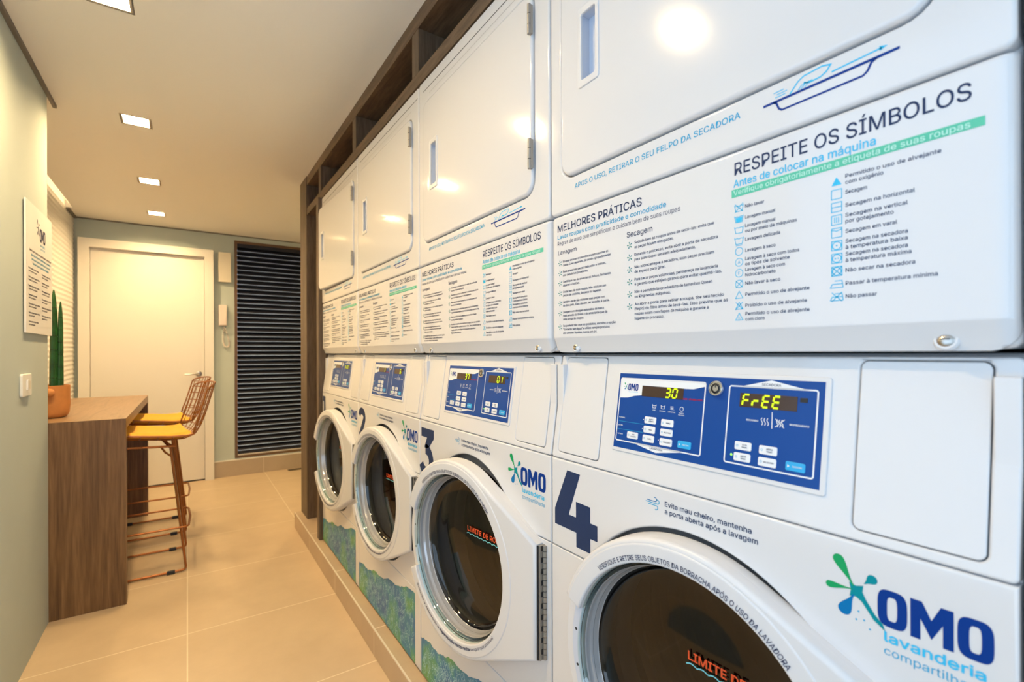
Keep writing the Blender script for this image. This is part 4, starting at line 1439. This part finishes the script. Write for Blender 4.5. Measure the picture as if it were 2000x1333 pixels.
def m_door_handle():
    a = Acc(DO)
    f = Fr(DO((CC[0], CC[1], 0)), DO.a, DO.b)
    n = 24; e = lambda t, r: (CC[0] + r * cos(t), CC[1] + r * sin(t))
    band = [e(A0 + 0.04 + (A1 - A0 - 0.08) * k / n, 0.234) for k in range(n + 1)] + [e(A1 - 0.04 - (A1 - A0 - 0.08) * k / n, 0.2150) for k in range(n + 1)]
    a.plate([band], 0.0035, 0.0075, 0.0015, HANDLEB, 2)
    rim = [e(A0 + 0.02 + (A1 - A0 - 0.04) * k / n, 0.238) for k in range(n + 1)] + [e(A1 - 0.02 - (A1 - A0 - 0.04) * k / n, 0.2130) for k in range(n + 1)]
    a.plate([rim, [e(A0 + 0.05 + (A1 - A0 - 0.10) * k / n, 0.210) for k in range(n + 1)][::-1] + [e(A1 - 0.05 - (A1 - A0 - 0.10) * k / n, 0.1965) for k in range(n + 1)][::-1]][:1], 0.003, 0.0052, 0.0008, ENAMEL2, 1)
    for t in (0.33, 0.7):
        x, z = e(A0 + (A1 - A0) * t, 0.2245)
        a.flat([circ(x, z, 0.0028, 12)], 0.0078, GAP)
    return a.mesh('handle')


def m_glass_rim():
    a = Acc(); f = Fr(DO((CC[0], CC[1], 0)), DO.a, DO.b)
    a.lathe([(RI - 0.0005, 0.016), (0.2080, 0.012), (0.2070, 0.006), (0.2045, 0.004)], f, GLASSC, 72)
    a.lathe([(0.2045, 0.004), (0.2030, 0.0), (0.2040, -0.004), (0.2015, -0.006)], f, GASKET, 72)
    a.lathe([(0.2015, -0.006), (0.2005, -0.013), (0.1990, -0.014), (0.1985, -0.022), (0.1970, -0.024)], f, mat('frosted_rim', (0.50, 0.50, 0.51), 0.15, 0.3), 72)
    for r_, w_ in ((RI - 0.0022, 0.0095), (0.2042, -0.0055), (0.2010, -0.0135)):
        a.tube([f((r_ * cos(2 * pi * j / 72), r_ * sin(2 * pi * j / 72), w_)) for j in range(72)], 0.0009, BLACK, 5, closed=True)
    return a.mesh('glass_rim', 60)


def m_door_glass():
    a = Acc(); f = Fr(DO((CC[0], CC[1], 0)), DO.a, DO.b)
    a.lathe([(0.1970, -0.024), (0.1925, -0.036), (0.1815, -0.044), (0.1400, -0.048), (0.1000, -0.047), (0.05, -0.046), (0.0001, -0.0455)], f, GLASS, 72)
    return a.mesh('door_glass', 60)


def m_glass_print():
    a = Acc(DO); w = -0.0425
    a.text('LIMITE DE ROUPA', 0.316, 0.6780, 0.0132, w, ORANGE, 0.165, 0.012)
    pts = [(0.313 + 0.0024 * k, 0.6690 + 0.0032 * abs(sin(k * 0.40))) for k in range(72)]
    a.line(pts, 0.0020, w, WAVEC)
    return a.mesh('printed_load_limit', 0)


def m_ring_print(top):
    a = Acc(DO); w = 0.0267
    def arc_top(txt, r, t0, t1, h, m, bold=0.004):
        V, F = text_geo(txt, 1.0, 0.0, 3, 1.0)
        q = bold * 1.6
        if q:
            VV = []; FF = []
            for i_, (dx, dy) in enumerate(((-q, 0), (q, 0), (0, q), (0, -q))):
                o_ = len(VV); VV += [(x_ + dx, y_ + dy, 5e-5 * i_) for x_, y_, _ in V]; FF += [tuple(o_ + i for i in f_) for f_ in F]
            V, F = VV, FF
        x0 = min(v[0] for v in V); x1 = max(v[0] for v in V); k = h / CAPH
        out = []
        for x, y, vz in V:
            t = t0 + (t1 - t0) * (x - x0) / (x1 - x0)
            rr_ = r + y * k if t0 > t1 else r - y * k
            out.append((CC[0] + rr_ * cos(t), CC[1] + rr_ * sin(t), w + vz))
        a.add((out, F), m, DO)
    if top:
        arc_top('VERIFIQUE E RETIRE SEUS OBJETOS DA BORRACHA APÓS O USO DA LAVADORA', 0.2175, radians(132.3), radians(43.5), 0.0078, INK)
    else:
        arc_top('Solicite a zeladoria a', 0.2265, radians(217), radians(254), 0.0072, INK, 0.002)
        arc_top('higienização da borracha', 0.2265, radians(255.5), radians(292), 0.0072, INK, 0.016)
        arc_top('sempre que possível', 0.2265, radians(293), radians(323), 0.0072, INK, 0.0)
    return a.mesh('printed_ring_text', 0)


def m_piano_hinge():
    a = Acc()
    a.box((-0.016, -0.0075, 0.002), (0.004, -0.0015, HT - HB - 0.002), HSTEEL, 0.0008)
    n = 20; L_ = HT - HB - 0.004
    for k in range(n):
        z0 = 0.002 + L_ * k / n
        a.tube([(-0.004, -0.010, z0 + 0.0006), (-0.004, -0.010, z0 + L_ / n - 0.0006)], 0.0048, HSTEEL, 10)
        if k % 2:
            a.box((-0.0125, -0.0088, z0 + 0.001), (-0.0035, -0.0060, z0 + L_ / n - 0.001), BLACK)
    a.box((-0.0185, -0.0035, 0.002), (-0.0165, 0.0, HT - HB - 0.002), BLACK)
    return a.mesh('hinge')


# prints on the front
def m_notice_print():
    a = Acc(WFm); w = PW
    x, z = 0.2545, 0.9195
    for k, (dx, dz, ln) in enumerate(((0, 0.0030, 0.017), (-0.002, 0, 0.024), (0.003, -0.0032, 0.016))):
        pts = [(x + dx, z + dz), (x + dx + ln, z + dz)]
        sgn = 1 if k < 2 else -1
        cx, cz = x + dx + ln, z + dz + sgn * 0.0034
        pts += [(cx + 0.0034 * cos(t), cz + 0.0034 * sin(t)) for t in [sgn * (-pi / 2 + 0.25 * j) for j in range(1, 16)]]
        a.line(pts, 0.0013, w, (SBLUE, CYAN, CYAN)[k])
    a.text('Evite mau cheiro, mantenha', 0.2910, 0.9200, 0.0076, w, NAVY, 0.1433, 0.008, res=3)
    a.text('a porta aberta após a lavagem', 0.2910, 0.9080, 0.0076, w, NAVY, 0.1520, 0.008, res=3)
    return a.mesh('printed_door_notice', 0)


def m_logo():
    a = Acc(WFm); w = PW
    splash(a, 0.5575, 0.8925, 0.0222, w)
    omo(a, 0.5780, 0.6715, 0.8655, 0.0405, w + 0.00005, LOGOB)
    a.text('lavanderia', 0.5840, 0.8490, 0.0105, w, LCYAN, 0.0820, 0.012, res=3)
    a.text('compartilhada', 0.5840, 0.8345, 0.0088, w, CYAN, 0.0830, 0.0, res=3)
    return a.mesh('printed_logo', 0)


def m_number(k):
    a = Acc(WFm); w = PW
    if k == 4:
        a.flat([[(0.0517, 0.9300), (0.0899, 0.9285), (0.0560, 0.8416), (0.0777, 0.8416), (0.0777, 0.8728), (0.1184, 0.8718), (0.1184, 0.8416), (0.1375, 0.8416), (0.1375, 0.8118), (0.1184, 0.8118), (0.1184, 0.7835), (0.0785, 0.7835), (0.0785, 0.8118), (0.0125, 0.8118), (0.0125, 0.8440)]], w, NAVY)
    elif k == 3:
        a.flat([[(0.0130, 0.9260), (0.1080, 0.9260), (0.1080, 0.8990), (0.0760, 0.8700), (0.0530, 0.8620), (0.0390, 0.8620), (0.0390, 0.8680), (0.0570, 0.8970), (0.0130, 0.8970)]], w, NAVY)
        pts = [(0.048 + 0.040 * cos(t), 0.822 + 0.037 * sin(t)) for t in [radians(95 - 12 * i) for i in range(22)]]
        a.line(pts, 0.034, w, NAVY)
    elif k == 2:
        pts = [(0.055 + 0.036 * cos(t), 0.888 + 0.026 * sin(t)) for t in [radians(170 - 12 * i) for i in range(17)]] + [(0.070, 0.855), (0.042, 0.822), (0.022, 0.800)]
        a.line(pts, 0.031, w, NAVY)
        a.flat([[(0.010, 0.782), (0.108, 0.782), (0.108, 0.808), (0.010, 0.808)]], w, NAVY)
    else:
        a.flat([[(0.012, 0.9285), (0.075, 0.9285), (0.075, 0.7835), (0.038, 0.7835), (0.038, 0.9000), (0.012, 0.9000)]], w, NAVY)
    return a.mesh('printed_number', 0)


def m_vinyl():
    a = Acc(WFm); r = random.Random(11)
    s0, s1 = 0.006, 0.644
    topl = []
    n = 70
    for k in range(n + 1):
        t = k / n; q = s1 + (s0 - s1) * t; f = 1 - t
        z = 0.232 + 0.128 * f - 0.010 * sin(f * pi) * 1.0 + r.uniform(-0.003, 0.003) + 0.006 * sin(f * 23)
        topl.append((q, z))
    a.flat([[(s0, 0.1165), (s1, 0.1165)] + topl], PW, VINYL)
    top = lambda q: 0.232 + 0.128 * (q - s0) / (s1 - s0) - 0.016
    for i in range(430):
        q = r.uniform(s0 + 0.012, s1 - 0.012); z = r.uniform(0.126, top(q) - 0.004)
        an = r.uniform(0.6, 2.0); rx, rz = r.uniform(0.006, 0.013), r.uniform(0.0025, 0.006)
        kind = r.random()
        pts = []
        span = 2 * pi if kind < 0.5 else r.uniform(3.2, 5.0); st = r.uniform(0, 6.28)
        for j in range(15):
            t = st + span * j / 14
            ex, ez = rx * cos(t), rz * sin(t)
            pts.append((q + ex * cos(an) - ez * sin(an), z + ex * sin(an) + ez * cos(an)))
        if kind > 0.85:
            pts = [(q + rx * u * cos(an) - rz * v * sin(an), z + rx * u * sin(an) + rz * v * cos(an)) for u, v in ((-1, -1), (-1, 1), (0, 0), (1, 1), (1, -1))]
        a.line(pts, 0.0011, PW * 2.2, DOODLE)
    return a.mesh('printed_vinyl', 0)


WASHER_LABELS = {1: 'white front-load washer marked with a dark 1, at the far end of the row', 2: 'white front-load washer marked with a dark 2',
                 3: 'white front-load washer marked with a dark 3, door standing ajar in full view', 4: 'white front-load washer marked with a big dark 4, nearest the camera', 5: 'white front-load washer barely showing at the right edge of the photo'}
AJAR = {1: 4.8, 2: 4.0, 3: 6.2, 4: 2.8, 5: 3.0}
TXT = {1: ('', 'FrEE'), 2: ('1', '6'), 3: ('37', '01'), 4: ('30', 'FrEE'), 5: ('', '')}
for k in range(1, 6):
    yk = Y0 - (k - 1) * PITCH
    t = thing('washing_machine', WASHER_LABELS[k], 'washing machine', (X0, yk, ZB), 'front-load washers in a row')
    link('cabinet', cached('wc', m_washer_body), t)
    fp = link('front_panel', cached('wf', m_front_upper), t)
    lp = link('lower_panel', cached('wl', m_front_lower), t)
    link('drum', cached('wd', m_drum), t); link('gasket', cached('wg', m_gasket), t)
    co = link('console', cached('wo', m_console), t)
    link('access_cover', cached('wa', lambda: m_cover(LCOV)), co); link('access_cover', cached('wb', lambda: m_cover(RCOV)), co)
    dr = link('door', cached('wr', m_door), t, (0.0, -HS, HB - ZB), radians(AJAR[k]))
    hd = link('handle', cached('wh', m_door_handle), dr); hd['label'] = 'blue grey recessed door handle'
    gr = link('glass_rim', cached('wq', m_glass_rim), dr); dg_ = link('door_glass', cached('wz', m_door_glass), dr); dg_['label'] = 'dark round door glass'
    link('hinge', cached('wp', m_piano_hinge), dr)
    if k == 5:
        continue
    cp = link('control_panel', cached('w1', m_panel_bezel), t); cp['label'] = 'blue control panel'
    link('printed_panel_graphics', cached('w2', m_panel_print), cp)
    for i in range(len(BTN)):
        link('button', cached(('b', i), lambda: m_button(i)), cp)
    link('display', m_display(0.2285, 0.3125, 0.1433, 0.1614, TXT[k][0], 'R', k), cp)
    link('display', m_display(0.4069, 0.4850, 0.1416, 0.1611, TXT[k][1], 'L' if TXT[k][1] == 'FrEE' else 'R', k), cp)
    link('sensor_window', cached('w3', m_black_window), cp)
    link('key_lock', cached('w4', m_keylock), cp); link('indicator_light', cached('w5', m_led), cp)
    link('printed_load_limit', cached('w6', m_glass_print), dr); link('printed_ring_text', cached('w7', lambda: m_ring_print(True)), dr); link('printed_ring_text', cached('w7b', lambda: m_ring_print(False)), dr)
    link('printed_door_notice', cached('w8', m_notice_print), fp); link('printed_logo', cached('w9', m_logo), fp)
    link('printed_number', m_number(k), fp)
    v = link('printed_vinyl', cached('wv', m_vinyl), lp); v['label'] = 'blue green vinyl with torn top edge'
